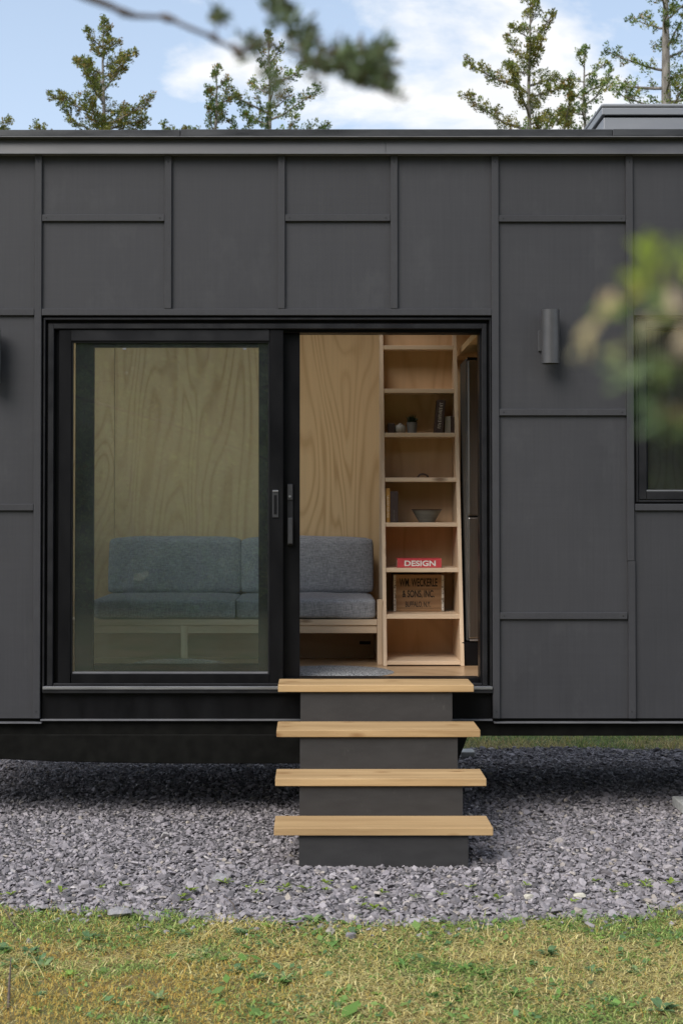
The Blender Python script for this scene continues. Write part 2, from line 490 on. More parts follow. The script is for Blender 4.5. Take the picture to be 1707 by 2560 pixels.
M['redbook'] = plain('red_book_cloth', (0.50, 0.045, 0.055), (0.58, 0.06, 0.07), (10, 10, 10), 3, 0.6)
M['white'] = plain('off_white_print', (0.72, 0.70, 0.66), (0.80, 0.78, 0.74), (20, 20, 20), 2, 0.6)
M['paper'] = plain('book_pages', (0.55, 0.50, 0.42), (0.68, 0.64, 0.55), (3, 3, 400), 1, 0.9)
M['yellowbook'] = plain('ochre_book_cloth', (0.34, 0.17, 0.035), (0.42, 0.22, 0.05), (20, 20, 20), 2, 0.7)
M['brownbook'] = plain('dark_brown_book_cloth', (0.035, 0.018, 0.015), (0.05, 0.028, 0.022), (20, 20, 20), 2, 0.6)
M['bowl'] = plain('grey_glazed_stoneware', (0.10, 0.10, 0.092), (0.17, 0.17, 0.155), (4, 4, 90), 1.2, 0.4, 0, 0.2)
M['brown'] = plain('dark_brown_glaze', (0.045, 0.022, 0.012), (0.07, 0.035, 0.02), (20, 20, 20), 2, 0.45)
M['ceramic'] = plain('cream_ceramic', (0.24, 0.22, 0.19), (0.30, 0.28, 0.24), (10, 10, 10), 2, 0.5)
M['greypot'] = plain('grey_ceramic', (0.12, 0.115, 0.11), (0.16, 0.155, 0.15), (10, 10, 10), 2, 0.6)
M['bark'] = plain('grey_cedar_bark', (0.13, 0.115, 0.10), (0.27, 0.25, 0.225), (14, 14, 3), 2, 0.9, 0, 0.6, 0.01)
M['twig'] = plain('brown_twig_bark', (0.07, 0.052, 0.042), (0.13, 0.10, 0.08), (30, 30, 10), 2, 0.9, 0, 0.4)
M['leaf'] = mat_leaf('cedar_foliage', 0.6, 0.22, 0.45)
M['broad'] = mat_leaf('broad_leaf', 0.45, 0.35, 0.15)
M['near'] = mat_leaf('backlit_leaf', 0.45, 0.5, 0.1)
M['grass'] = mat_leaf('grass_blades', 0.6, 0.3, 0.3)
M['stone'] = mat_stone()
M['soil'] = plain('gravel_fines', (0.07, 0.067, 0.07), (0.15, 0.145, 0.15), (30, 30, 30), 2, 0.95, 0, 0.5)
def mat_lawn():
    m, n, l, b = nodes('dry_lawn_thatch')
    v = vecnode(n, l, (1, 1, 1), False)
    a = noise(n, l, v, 1.6, 5, 0.6)
    f = noise(n, l, v, 45, 6, 0.7)
    c = ramp(n, l, f, [(0.25, (0.09, 0.065, 0.028)), (0.5, (0.22, 0.17, 0.075)), (0.75, (0.38, 0.31, 0.15))])
    g = ramp(n, l, f, [(0.25, (0.045, 0.06, 0.02)), (0.7, (0.16, 0.19, 0.06))])
    c = mixc(n, l, ramp(n, l, a, [(0.40, (0, 0, 0)), (0.62, (1, 1, 1))]), c, g)
    l.new(c, b.inputs['Base Color']); b.inputs['Roughness'].default_value = 0.95
    bump(n, l, b, f, 0.8, 0.02)
    return m
M['lawn'] = mat_lawn()

# ------------------------------------------------------------------ ground
def vnoise(x, y, sc, seed):
    """smooth value noise in 0..1 for scattering"""
    g = np.random.default_rng(seed).random((64, 64))
    x = np.asarray(x) * sc + 31.7; y = np.asarray(y) * sc + 17.3
    xi, yi = np.floor(x).astype(int), np.floor(y).astype(int)
    fx, fy = x - xi, y - yi
    fx, fy = fx * fx * (3 - 2 * fx), fy * fy * (3 - 2 * fy)
    q = lambda a, b: g[a % 64, b % 64]
    return (q(xi, yi) * (1 - fx) + q(xi + 1, yi) * fx) * (1 - fy) + (q(xi, yi + 1) * (1 - fx) + q(xi + 1, yi + 1) * fx) * fy
EDGE = [(-60, 2076), (0, 2080), (200, 2094), (400, 2108), (600, 2118), (850, 2126), (1000, 2122), (1150, 2120), (1400, 2114), (1568, 2090), (1640, 2082)]
EX = np.array([G(u, v).x for u, v in EDGE]); EY = np.array([G(u, v).y for u, v in EDGE])
def edge_y(x):                       # near border between gravel and lawn
    x = np.asarray(x, float)
    return np.interp(x, EX, EY) + 0.13 * (vnoise(x, x * 0, 3.2, 5) - 0.5) + 0.09 * (vnoise(x, x * 0 + 9, 11, 6) - 0.5)
def far_y(x):
    x = np.asarray(x, float)
    return 2.46 + 0.16 * (vnoise(x, x * 0, 1.8, 8) - 0.5) + 0.08 * (vnoise(x, x * 0, 9, 9) - 0.5)

gm = bpy.data.meshes.new('lawn')
gs = 600
gm.from_pydata([(-gs, -gs, 0), (gs, -gs, 0), (gs, gs, 0), (-gs, gs, 0)], [], [(0, 1, 2, 3)])
lawn = link('lawn', gm, None, (M['lawn'],)); lawn['kind'] = 'structure'
xs = np.linspace(-5.0, 6.5, 116)
bm = bmesh.new()
lo = [bm.verts.new((x, y, 0.004)) for x, y in zip(xs, edge_y(xs))]
hi = [bm.verts.new((x, y, 0.004)) for x, y in zip(xs, far_y(xs))]
for i in range(len(xs) - 1): bm.faces.new((lo[i], lo[i + 1], hi[i + 1], hi[i]))
gb = link('gravel_bed', bm_mesh(bm, 'gravel_bed'), None, (M['soil'],)); gb['kind'] = 'structure'

def stone_shapes(k, seed):
    r = np.random.default_rng(seed); out = []
    for i in range(k):
        b = bmesh.new()
        k_ = int(r.integers(4, 7)); hgt = r.uniform(0.12, 0.32); wid = r.uniform(0.5, 0.9)
        an = np.sort(r.uniform(0, 2 * np.pi, k_)) * 0.35 + np.arange(k_) * 2 * np.pi / k_ * 0.65
        rad = r.uniform(0.7, 1.15, k_)
        top = np.c_[np.cos(an) * rad * r.uniform(0.65, 0.98, k_), np.sin(an) * rad * wid * r.uniform(0.65, 0.98, k_), hgt * r.uniform(0.5, 1.2, k_)]
        bot = np.c_[np.cos(an) * rad, np.sin(an) * rad * wid, -hgt * r.uniform(0.4, 1.2, k_)]
        p = np.r_[top, bot]
        for q in p: b.verts.new(q)
        res = bmesh.ops.convex_hull(b, input=b.verts)
        bmesh.ops.delete(b, geom=[v for v in b.verts if not v.link_faces], context='VERTS')
        bmesh.ops.triangulate(b, faces=b.faces)
        bmesh.ops.recalc_face_normals(b, faces=b.faces)
        b.verts.index_update()
        V = np.array([v.co for v in b.verts]); Fc = np.array([[v.index for v in f.verts] for f in b.faces])
        out.append((V, Fc)); b.free()
    return out
SH = stone_shapes(24, 4)
def rots(r, n, tilt):
    a = r.uniform(0, 2 * np.pi, n); t = r.normal(0, tilt, n); p = r.normal(0, tilt, n)
    ca, sa, ct, st, cp, sp = np.cos(a), np.sin(a), np.cos(t), np.sin(t), np.cos(p), np.sin(p)
    Rz = np.zeros((n, 3, 3)); Rz[:, 0, 0] = ca; Rz[:, 0, 1] = -sa; Rz[:, 1, 0] = sa; Rz[:, 1, 1] = ca; Rz[:, 2, 2] = 1
    Rx = np.zeros((n, 3, 3)); Rx[:, 0, 0] = 1; Rx[:, 1, 1] = ct; Rx[:, 1, 2] = -st; Rx[:, 2, 1] = st; Rx[:, 2, 2] = ct
    Ry = np.zeros((n, 3, 3)); Ry[:, 1, 1] = 1; Ry[:, 0, 0] = cp; Ry[:, 0, 2] = sp; Ry[:, 2, 0] = -sp; Ry[:, 2, 2] = cp
    return Ry @ Rx @ Rz
def gravel(name, x0, x1, y0f, y1f, step, smin, smax, seed, zj, keep=None):
    r = np.random.default_rng(seed)
    ya, yb = -2.3, 2.7
    gx, gy = np.meshgrid(np.arange(x0, x1, step), np.arange(ya, yb, step))
    gx = gx.ravel() + r.uniform(-step, step, gx.size) * 0.6
    gy = gy.ravel() + r.uniform(-step, step, gy.size) * 0.6
    k = (gy > y0f(gx) - r.exponential(0.07, gx.size) * (r.random(gx.size) < 0.45)) & (gy < y1f(gx))
    if keep is not None: k &= keep(gx, gy, r)
    gx, gy = gx[k], gy[k]
    n = len(gx)
    big = np.clip((-gy - 0.3) / 1.6, 0, 1)               # coarser towards the lawn
    s = np.exp(r.normal(-0.10, 0.42, n)) * (smin + (smax - smin) * (0.25 + 0.75 * big * r.random(n)))
    s = np.clip(s, smin * 0.5, smax * 2.0)
    z = r.uniform(0.0, zj, n) + s * 0.18
    Rm = rots(r, n, 0.42)
    which = r.integers(0, len(SH), n)
    Vs, Fs, off = [], [], 0
    for w, (V, Fc) in enumerate(SH):
        idx = np.where(which == w)[0]
        if not len(idx): continue
        P_ = np.einsum('nij,vj->nvi', Rm[idx], V) * s[idx, None, None]
        P_ += np.stack([gx[idx], gy[idx], z[idx]], 1)[:, None, :]
        m_ = len(V)
        Vs.append(P_.reshape(-1, 3))
        Fs.append((Fc[None] + (np.arange(len(idx)) * m_)[:, None, None] + off).reshape(-1, 3))
        off += len(idx) * m_
    me = indexed(name, np.concatenate(Vs), np.concatenate(Fs))
    o = link(name, me, None, (M['stone'],))
    return o, n
g1, ng = gravel('slate_gravel', -2.7, 3.3, edge_y, far_y, 0.0175, 0.0098, 0.0175, 3, 0.014)
tag(g1, 'grey purple slate gravel spread under and in front of the tiny house', 'gravel', kind='stuff')

# a few larger stones that can be told apart
def big_stone(u, v, size, mat, label, seed, flat=0.5):
    p = G(u, v)
    b = bmesh.new(); r = np.random.default_rng(seed)
    q = r.normal(size=(16, 3)); q /= np.linalg.norm(q, axis=1)[:, None]
    q *= np.array([1, 0.7, flat]) * size
    for a in q: b.verts.new(Vector(a) + Vector((p.x, p.y, 0.018 + size * flat * 0.45)))
    bmesh.ops.convex_hull(b, input=b.verts)
    bmesh.ops.delete(b, geom=[v_ for v_ in b.verts if not v_.link_faces], context='VERTS')
    o = place('stone', bm_mesh(b, 'stone'), mat)
    return tag(o, label, 'stone', 'larger stones in the gravel')
M['st_pale'] = plain('pale_cream_stone', (0.46, 0.43, 0.35), (0.58, 0.55, 0.47), (40, 40, 40), 2, 0.8, 0, 0.4, 0.004)
M['st_grey'] = plain('grey_slate_stone', (0.20, 0.195, 0.205), (0.31, 0.30, 0.31), (40, 40, 40), 2, 0.75, 0, 0.5, 0.005)
M['st_mauve'] = plain('mauve_slate_stone', (0.27, 0.25, 0.27), (0.36, 0.335, 0.355), (40, 40, 40), 2, 0.75, 0, 0.5, 0.005)
big_stone(1330, 2070, 0.030, M['st_pale'], 'smooth cream stone, palest in the gravel, near the lawn edge', 1)
big_stone(1213, 2073, 0.028, M['st_pale'], 'rounded beige stone half hidden among gravel chips near the stairs', 2)
big_stone(275, 2110, 0.055, M['st_grey'], 'jagged grey stone lying out on the grass at the gravel edge', 3, 0.4)
big_stone(505, 2032, 0.042, M['st_grey'], 'dark angular stone sticking up from the gravel near the lawn', 4, 0.6)
big_stone(85, 2042, 0.036, M['st_mauve'], 'mauve slate chunk in the gravel beside the clump of grass', 5, 0.6)
big_stone(1480, 2012, 0.036, M['st_mauve'], 'broad mauve slate slab below the concrete paver', 6, 0.4)

# ------------------------------------------------------------------ grass
STRAW = np.array([[0.50, 0.42, 0.18], [0.42, 0.36, 0.14], [0.56, 0.48, 0.24], [0.38, 0.30, 0.11]])
GREEN = np.array([[0.17, 0.255, 0.06], [0.24, 0.31, 0.08], [0.12, 0.20, 0.055], [0.31, 0.35, 0.12]])
MOSS = np.array([[0.42, 0.30, 0.075], [0.36, 0.22, 0.055], [0.46, 0.36, 0.10]])
def blades(name, px, py, length, width, flat, col, seed, parent=None):
    r = np.random.default_rng(seed)
    n = len(px)
    a = r.uniform(0, 2 * np.pi, n)
    el = np.clip(r.normal(flat, 0.38, n), 0.02, 1.5)         # elevation of the blade
    L = length * np.exp(r.normal(0, 0.35, n))
    d = np.stack([np.cos(a) * np.cos(el), np.sin(a) * np.cos(el), np.sin(el)], 1)
    side = np.stack([-np.sin(a), np.cos(a), np.zeros(n)], 1)
    w = width * r.uniform(0.6, 1.4, n)
    b0 = np.stack([px, py, np.full(n, 0.002) + r.uniform(0, 0.014, n)], 1)
    mid = b0 + d * (L * 0.55)[:, None]
    d2 = d.copy(); d2[:, 2] -= r.uniform(0.1, 0.9, n)
    d2 += side * r.normal(0, 0.3, n)[:, None]
    tip = mid + d2 * (L * 0.5)[:, None]
    tip[:, 2] = np.maximum(tip[:, 2], 0.004)
    hw = side * (w / 2)[:, None]
    V = np.stack([b0 - hw, b0 + hw, mid + hw * 0.8, tip, mid - hw * 0.8], 1).reshape(-1, 3)
    Fb = (np.array([[0, 1, 2], [0, 2, 4], [4, 2, 3]])[None] + (np.arange(n) * 5)[:, None, None]).reshape(-1, 3)
    T = np.repeat(np.clip(col * np.array([1.33, 1.36, 1.36]), 0, 0.85), 5, axis=0)
    me = indexed(name, V, Fb, T)
    return link(name, me, parent, (M['grass'],))
def lawn_points(n, x0, x1, y0, y1, seed, inside):
    r = np.random.default_rng(seed)
    px, py = r.uniform(x0, x1, n), r.uniform(y0, y1, n)
    k = inside(px, py, r)
    return px[k], py[k]
def lawn_colour(px, py, seed, moss=True):
    r = np.random.default_rng(seed); n = len(px)
    g = 0.55 * vnoise(px, py, 2.6, 21) + 0.45 * vnoise(px, py, 7.0, 22)
    pg = np.clip((g - 0.30) / 0.32, 0.14, 0.95)
    near = np.abs(py - edge_y(px)); pg = np.clip(pg + 0.22 * np.exp(-near / 0.08), 0, 0.95)
    isg = r.random(n) < pg
    c = STRAW[r.integers(0, 4, n)]
    c[isg] = GREEN[r.integers(0, 4, isg.sum())]
    if moss:
        mo = np.clip((0.5 * vnoise(px, py, 3.2, 31) + 0.5 * vnoise(px, py, 9, 32) - 0.33) / 0.16, 0, 1)
        mo *= np.clip((-px + 0.25) / 0.7, 0.12, 1) * np.clip((-py - 2.0) / 0.5, 0.2, 1)
        im = r.random(n) < mo * 0.92
        c[im] = MOSS[r.integers(0, 3, im.sum())]
    else: im = np.zeros(n, bool)
    return c * r.uniform(0.8, 1.15, (n, 1)), isg & ~im, im
in_near = lambda x, y, r: y < edge_y(x) + r.exponential(0.035, len(x)) * (r.random(len(x)) < 0.6)
px, py = lawn_points(190000, -2.6, 2.9, -4.0, -1.5, 41, in_near)
col, isg, im = lawn_colour(px, py, 42)
sel = ~isg & ~im
o = blades('dry_grass', px[sel], py[sel], 0.034, 0.0030, 0.10, col[sel], 43); tag(o, 'dry straw coloured cut grass lying over the front lawn', 'grass', kind='stuff')
o = blades('green_grass', px[isg], py[isg], 0.024, 0.0036, 0.34, col[isg], 44); tag(o, 'short green grass growing in patches on the front lawn', 'grass', kind='stuff')
o = blades('moss', px[im], py[im], 0.016, 0.0030, 0.75, col[im], 45); tag(o, 'golden yellow moss patches in the front lawn', 'moss', kind='stuff')
px, py = lawn_points(5000, -2.6, 2.9, -4.0, -1.5, 46, lambda x, y, r: y < edge_y(x) - 0.03)
r_ = np.random.default_rng(3)
o = blades('loose_straw', px, py, 0.07, 0.0022, 0.04, STRAW[r_.integers(0, 3, len(px))] * 1.15, 47); tag(o, 'long bleached straw stems scattered over the front lawn', 'straw', kind='stuff')
in_far = lambda x, y, r: y > far_y(x) - r.exponential(0.02, len(x))
px, py = lawn_points(60000, -3.2, 4.6, 2.3, 5.2, 51, in_far)
col, isg, im = lawn_colour(px, py, 52, False)
col = np.where(isg[:, None], col, col * np.array([0.95, 0.92, 0.9]))
o = blades('back_lawn_grass', px, py, 0.06, 0.0045, 0.6, col, 53); tag(o, 'green and tan grass of the lawn behind the tiny house', 'grass', kind='stuff')

# broad-leaved weeds
def leaf_rosette(r, n, size, colour):
    V, T = [], []
    for i in range(n):
        a = r.uniform(0, 2 * np.pi); el = r.uniform(0.25, 1.0); L = size * r.uniform(0.6, 1.2); w = L * r.uniform(0.24, 0.42)
        d = np.array([np.cos(a) * np.cos(el), np.sin(a) * np.cos(el), np.sin(el)]); s = np.array([-np.sin(a), np.cos(a), 0])
        ts = [0, 0.3, 0.6, 0.85, 1.0]; ws = [0.12, 0.8, 1.0, 0.6, 0.02]
        c0 = np.array([0, 0, 0.004]); pts = []
        for t, k in zip(ts, ws):
            ctr = c0 + d * L * t + np.array([0, 0, -0.45 * L * t * t * np.sin(el)])
            pts.append((ctr - s * w * k / 2 + [0, 0, 0.1 * w * k], ctr, ctr + s * w * k / 2 + [0, 0, 0.1 * w * k]))
        cc_ = colour * r.uniform(0.75, 1.25)
        for p, q in zip(pts, pts[1:]):
            for j in (0, 1):
                V += [p[j], p[j + 1], q[j + 1], q[j]]; T += [cc_] * 4
    return np.array(V), np.array(T)
r_ = np.random.default_rng(77)
WG = [np.array([0.16, 0.30, 0.08]), np.array([0.15, 0.26, 0.12]), np.array([0.28, 0.42, 0.09]), np.array([0.24, 0.34, 0.15])]
weeds = []
for i in range(6):
    V, T = leaf_rosette(r_, 12 + i, 0.036 + 0.005 * i, WG[i % 4])
    weeds.append(soup('weed_plant', V, 4, T)); weeds[-1].materials.append(M['broad'])
WS = [(430, 2210), (235, 2232), (160, 2245), (470, 2195), (395, 2205), (205, 2160), (110, 2170), (640, 2180), (700, 2200), (655, 2255), (760, 2180),
      (810, 2150), (1080, 2170), (1215, 2220), (1390, 2185), (1345, 2110), (930, 2225), (545, 2235), (300, 2275), (90, 2290), (1010, 2260), (1460, 2240), (1180, 2290), (560, 2150), (1250, 2135), (20, 2220), (870, 2290), (720, 2120)] + [(float(a), float(b)) for a, b in zip(np.random.default_rng(5).uniform(0, 1560, 34), np.random.default_rng(6).uniform(2125, 2330, 34))]
for i, (u, v) in enumerate(WS):
    o = bpy.data.objects.new('weed_plant', weeds[i % 6]); C.objects.link(o)
    o.location = G(u, v); o.rotation_euler = (0, 0, r_.uniform(0, 6.28)); k = r_.uniform(0.7, 1.15); o.scale = (k, k, k)
    tag(o, ('fresh green', 'bluish green', 'lime green', 'grey green')[(i % 6) % 4] + ' broad leaved weed rosette growing in the front lawn', 'weed', 'weeds in the lawn')
sp = [(r_.uniform(0, 1560), r_.uniform(2030, 2085)) for i in range(34)] + [(830 + 30 * k, 2095 + 6 * (k % 3)) for k in range(3)]
sm = []
for i in range(4):
    V, T = leaf_rosette(r_, 8, 0.040, np.array([0.24, 0.33, 0.055]))
    sm.append(soup('gravel_weed', V, 4, T)); sm[-1].materials.append(M['broad'])
for i, (u, v) in enumerate(sp):
    o = bpy.data.objects.new('gravel_weed', sm[i % 4]); C.objects.link(o)
    p = G(u, v); o.location = (p.x, p.y, 0.022); o.rotation_euler = (0, 0, r_.uniform(0, 6.28)); k = r_.uniform(0.7, 1.3); o.scale = (k, k, k)
    tag(o, 'tiny yellow green weed sprouting between the gravel chips', 'weed', 'weeds in the gravel')

# clover and other small leaves between the grass
r_ = np.random.default_rng(61)
px, py = lawn_points(20000, -2.6, 2.9, -4.0, -1.5, 62, lambda x, y, r: (y < edge_y(x) + 0.03) & (0.5 * vnoise(x, y, 5, 63) + 0.5 * vnoise(x, y, 14, 64) + r.normal(0, .03, len(x)) > 0.55))
n_ = len(px)
a_ = r_.uniform(0, 6.28, n_); d_ = np.stack([np.cos(a_), np.sin(a_), r_.uniform(0.0, 0.5, n_)], 1); s_ = np.stack([-np.sin(a_), np.cos(a_), r_.normal(0, 0.3, n_)], 1)
L_ = (0.019 * np.exp(r_.normal(0, 0.45, n_)))[:, None]; c0 = np.stack([px, py, r_.uniform(0.006, 0.022, n_)], 1)
V = np.stack([c0, c0 + d_ * L_ * .5 + s_ * L_ * .33, c0 + d_ * L_, c0 + d_ * L_ * .5 - s_ * L_ * .33], 1).reshape(-1, 3)
T = np.array([[0.16, 0.29, 0.07], [0.22, 0.34, 0.10], [0.13, 0.24, 0.10]])[r_.integers(0, 3, n_)] * r_.uniform(0.8, 1.2, (n_, 1))
o = link('clover', soup('clover', V, 4, np.repeat(T, 4, 0)), None, (M['broad'],)); tag(o, 'small green clover leaves in patches across the front lawn', 'clover', kind='stuff')

# ------------------------------------------------------------------ tubes, trees
def tube(pts, rad, sides=6):
    pts = np.asarray(pts, float); n = len(pts)
    V, Fc = [], []
    prev = None
    for i in range(n):
        t = pts[min(i + 1, n - 1)] - pts[max(i - 1, 0)]; t /= np.linalg.norm(t) + 1e-9
        ref = np.array([0, 0, 1.0]) if abs(t[2]) < 0.9 else np.array([1.0, 0, 0])
        a = np.cross(t, ref); a /= np.linalg.norm(a); b = np.cross(t, a)
        for k in range(sides):
            q = 2 * np.pi * k / sides
            V.append(pts[i] + (a * np.cos(q) + b * np.sin(q)) * rad[i])
    for i in range(n - 1):
        for k in range(sides):
            j = (k + 1) % sides
            Fc.append((i * sides + k, i * sides + j, (i + 1) * sides + j, (i + 1) * sides + k))
    return np.array(V), np.array(Fc)
class Wood:
    def __init__(s): s.V, s.F, s.n = [], [], 0
    def add(s, pts, rad, sides=6):
        v, f = tube(pts, rad, sides); s.V.append(v); s.F.append(f + s.n); s.n += len(v)
    def mesh(s, name): 
        me = indexed(name, np.concatenate(s.V), np.concatenate(s.F))
        me.polygons.foreach_set('use_smooth', [True] * len(me.polygons))
        return me
def kites(C_, D_, L, W, r):
    n = len(C_)
    D_ = D_ / (np.linalg.norm(D_, axis=1)[:, None] + 1e-9)
    rv = r.normal(size=(n, 3)); s = np.cross(D_, rv); s /= np.linalg.norm(s, axis=1)[:, None] + 1e-9
    L = L[:, None]; W = W[:, None]
    return np.stack([C_, C_ + D_ * L * 0.45 + s * W, C_ + D_ * L, C_ + D_ * L * 0.45 - s * W], 1).reshape(-1, 3)
OLIVE = np.array([[0.145, 0.18, 0.042], [0.20, 0.21, 0.045], [0.12, 0.155, 0.045], [0.21, 0.20, 0.05]])
CEDARG = np.array([[0.11, 0.165, 0.045], [0.15, 0.21, 0.05], [0.085, 0.135, 0.05], [0.20, 0.225, 0.06]])
RUST = np.array([0.24, 0.16, 0.05])
def cedar(name, label, loc, H, slope, seed, pal, rust=0.4, dens=1.0, low=0.35, clump=0.055, kit=24, group=None, r0=0.11, gap=0.115, up=0.32, kl=0.042, top_bare=0.0, maxr=2.2, pw=0.85):
    r = np.random.default_rng(seed)
    w = Wood()
    nz_ = 14
    zs = np.linspace(0, H, nz_)
    wob = np.cumsum(r.normal(0, 0.02, (nz_, 2)), 0)
    tp = np.c_[wob, zs]
    w.add(tp, r0 * (1 - zs / H) ** 0.8 + 0.008, 8)
    def trunk(z): return np.array([np.interp(z, zs, tp[:, 0]), np.interp(z, zs, tp[:, 1]), z])
    CC, DD, LL, TT = [], [], [], []
    def put(c, d, k, rad, tone, rusty):
        n = max(3, int(k))
        o = r.normal(size=(n, 3)); o /= np.linalg.norm(o, axis=1)[:, None]
        cs = c + o * (rad * r.random(n) ** 0.5)[:, None]
        CC.append(cs); DD.append(o * 0.8 + d * 0.9 + np.array([0, 0, 0.35])); LL.append(kl * r.uniform(0.6, 1.25, n))
        base = pal[tone] * r.uniform(0.85, 1.4)
        t = np.repeat(base[None], n, 0)
        if rusty:
            q = r.random(n) < 0.6; t[q] = RUST * r.uniform(0.7, 1.3)
        TT.append(t)
    z = H - 0.05
    az = r.uniform(0, 6.28)
    put(trunk(H - 0.06), np.array([0, 0, 1.0]), kit * 0.7, clump * 0.8, 0, rust > 0.3)
    while z > H * low:
        depth = H - z
        az += 2.4 + r.normal(0, 0.5)
        L = min(maxr, slope * depth ** pw) * r.uniform(0.65, 1.12) + 0.05
        if r.random() < 0.12: L *= 1.35
        if depth < top_bare: L *= 0.4
        el0 = up + 0.55 * math.exp(-depth / 0.7) + r.normal(0, 0.10)
        base = trunk(z); n = 7
        pts = [base]; el = el0; a = az
        for i in range(n - 1):
            d = np.array([math.cos(a) * math.cos(el), math.sin(a) * math.cos(el), math.sin(el)])
            pts.append(pts[-1] + d * L / (n - 1)); el += r.normal(0.05, 0.10); a += r.normal(0, 0.14)
        pts = np.array(pts)
        br = 0.010 + 0.016 * min(L, 2.0)
        w.add(pts, np.linspace(br, 0.004, n), 5)
        m = max(3, int(L / 0.030 * dens))
        for j in range(m):
            t = 0.08 + 0.92 * ((j + r.random()) / m) ** 0.9
            t = min(t, 1.0)
            f = t * (n - 1); i0 = min(int(f), n - 2)
            c = pts[i0] + (pts[i0 + 1] - pts[i0]) * (f - i0)
            d = pts[i0 + 1] - pts[i0]; d = d / np.linalg.norm(d)
            off = r.normal(size=3); off -= d * off.dot(d); off /= np.linalg.norm(off)
            tl = (0.04 + 0.20 * min(1, L) * (1 - t * 0.75)) * r.uniform(0.4, 1.3)
            e = c + (off * 0.75 + d * 0.65 + np.array([0, 0, 0.25])) * tl
            if tl > 0.06 and r.random() < 0.7: w.add([c, (c + e) / 2 + r.normal(0, 0.008, 3), e], [0.006, 0.004, 0.002], 4)
            tone = r.integers(0, 4)
            put(e, d, kit * r.uniform(0.6, 1.3), clump * r.uniform(0.7, 1.25), tone, r.random() < rust * (0.35 + 0.9 * t))
            if tl > 0.12: put((c + e) / 2, d, kit * 0.5, clump * 0.7, tone, False)
        put(pts[-1], d, kit, clump * 0.8, r.integers(0, 4), r.random() < rust * 1.4)
        z -= gap * r.uniform(0.6, 1.4) * (1 + 0.25 * depth / H * 3)
    Cc = np.concatenate(CC); Dd = np.concatenate(DD); Ll = np.concatenate(LL); Tt = np.concatenate(TT)
    V = kites(Cc, Dd, Ll, Ll * r.uniform(0.22, 0.40, len(Ll)), r)
    t = thing(name, label, 'tree', loc, group)
    link('trunk', w.mesh('trunk'), t, (M['bark'],))
    link('crown', soup('crown', V, 4, np.repeat(Tt, 4, 0)), t, (M['leaf'],))
    return t
def at_top(u, v, d):        # foot and height of a tree whose tip shows at (u,v) at distance d
    p = P(u, v, CAM.y + d)
    return (p.x, p.y, 0), p.z
GB = 'cedars beyond the tiny house'
loc, H = at_top(243, 44, 28)
cedar('cedar_tree', 'bushy pointed cedar with rusty tips, standing apart over the fixed door panel', loc, H, 0.62, 101, OLIVE, 0.26, 1.15, 0.5, group=GB, gap=0.105)
loc, H = at_top(494, 155, 27)
cedar('cedar_tree', 'small thin topped cedar close beside the tree behind the overhanging branch', loc, H, 0.56, 102, CEDARG, 0.30, 1.0, 0.5, group=GB)
loc, H = at_top(628, 80, 27.5)
cedar('cedar_tree', 'open crowned cedar partly hidden behind the blurred overhanging branch', loc, H, 0.60, 103, CEDARG, 0.18, 0.8, 0.5, group=GB, gap=0.13)
loc, H = at_top(1194, -12, 27)
cedar('cedar_tree', 'tall slender tiered cedar with rust brown tips against the white cloud', loc, H, 0.58, 104, OLIVE, 0.24, 1.1, 0.5, group=GB, gap=0.115)
loc, H = at_top(1340, 118, 29)
cedar('cedar_tree', 'small light green cedar between the tiered cedar and the roof box', loc, H, 0.54, 105, CEDARG * 1.15, 0.08, 0.8, 0.5, group=GB, gap=0.13)
loc, H = at_top(1520, -150, 25)
cedar('cedar_tree', 'large sparse cedar with bare grey trunk rising behind the roof box', loc, H, 0.56, 106, CEDARG * 1.05, 0.08, 0.5, 0.45, group=GB, gap=0.13, r0=0.24, kit=26, up=0.2)
loc, H = at_top(-62, 130, 28)
cedar('cedar_tree', 'cedar beyond the cedar with rusty tips, only its branch ends showing', loc, H, 0.58, 107, OLIVE, 0.2, 1.0, 0.5, group=GB)
loc, H = at_top(370, 283, 27)
cedar('cedar_sapling', 'tiny cedar tip barely showing above the roof edge', loc, H, 0.30, 108, CEDARG, 0.1, 0.7, 0.7, group=GB)

# trees across the lawn, seen as reflections in the glass
GF = 'trees across the lawn, reflected in the glass'
FT = cedar('lawn_tree', 'dense dark cedar standing in the row facing the tiny house', (-9.0, -21.0, 0), 10.2, 0.60, 201, CEDARG * 1.6 + 0.05, 0.1, 0.21, 0.03, 0.27, 30, GF, 0.16, 0.22, 0.15, 0.22, maxr=2.4, pw=0.95)
def copy_tree(src, loc, rz, sc):
    o = src.copy(); C.objects.link(o); o.location = loc; o.rotation_euler = (0, 0, rz); o.scale = (sc, sc, sc)
    for ch in src.children:
        c = ch.copy(); C.objects.link(c); c.parent = o
    return o
row = [(-6.7 + 2.3 * k, -20.8 - 0.6 * (k % 3), 0.92 + 0.06 * ((k * 5) % 4)) for k in range(8)] + [(-8.0 + 1.9 * k, -18.6 - 0.5 * (k % 2), 0.46 + 0.05 * ((k * 3) % 3)) for k in range(9)] + [(-10.4 + 2.3 * k, -23.6 - 0.6 * (k % 2), 1.0 + 0.05 * ((k * 3) % 4)) for k in range(10)] + [(-9.5 + 1.25 * k, -17.2 - 0.4 * (k % 3), 0.30 + 0.04 * ((k * 3) % 4)) for k in range(16)] + [(-12.0 + 2.4 * k, -26.5 - 0.6 * (k % 2), 1.05 + 0.05 * ((k * 3) % 4)) for k in range(11)]
for i, (x, y, sc_) in enumerate(row):
    copy_tree(FT, (x, y, -0.25 if sc_ > 0.7 else -0.9 * sc_ - 0.2), i * 1.3 + 0.4, sc_)

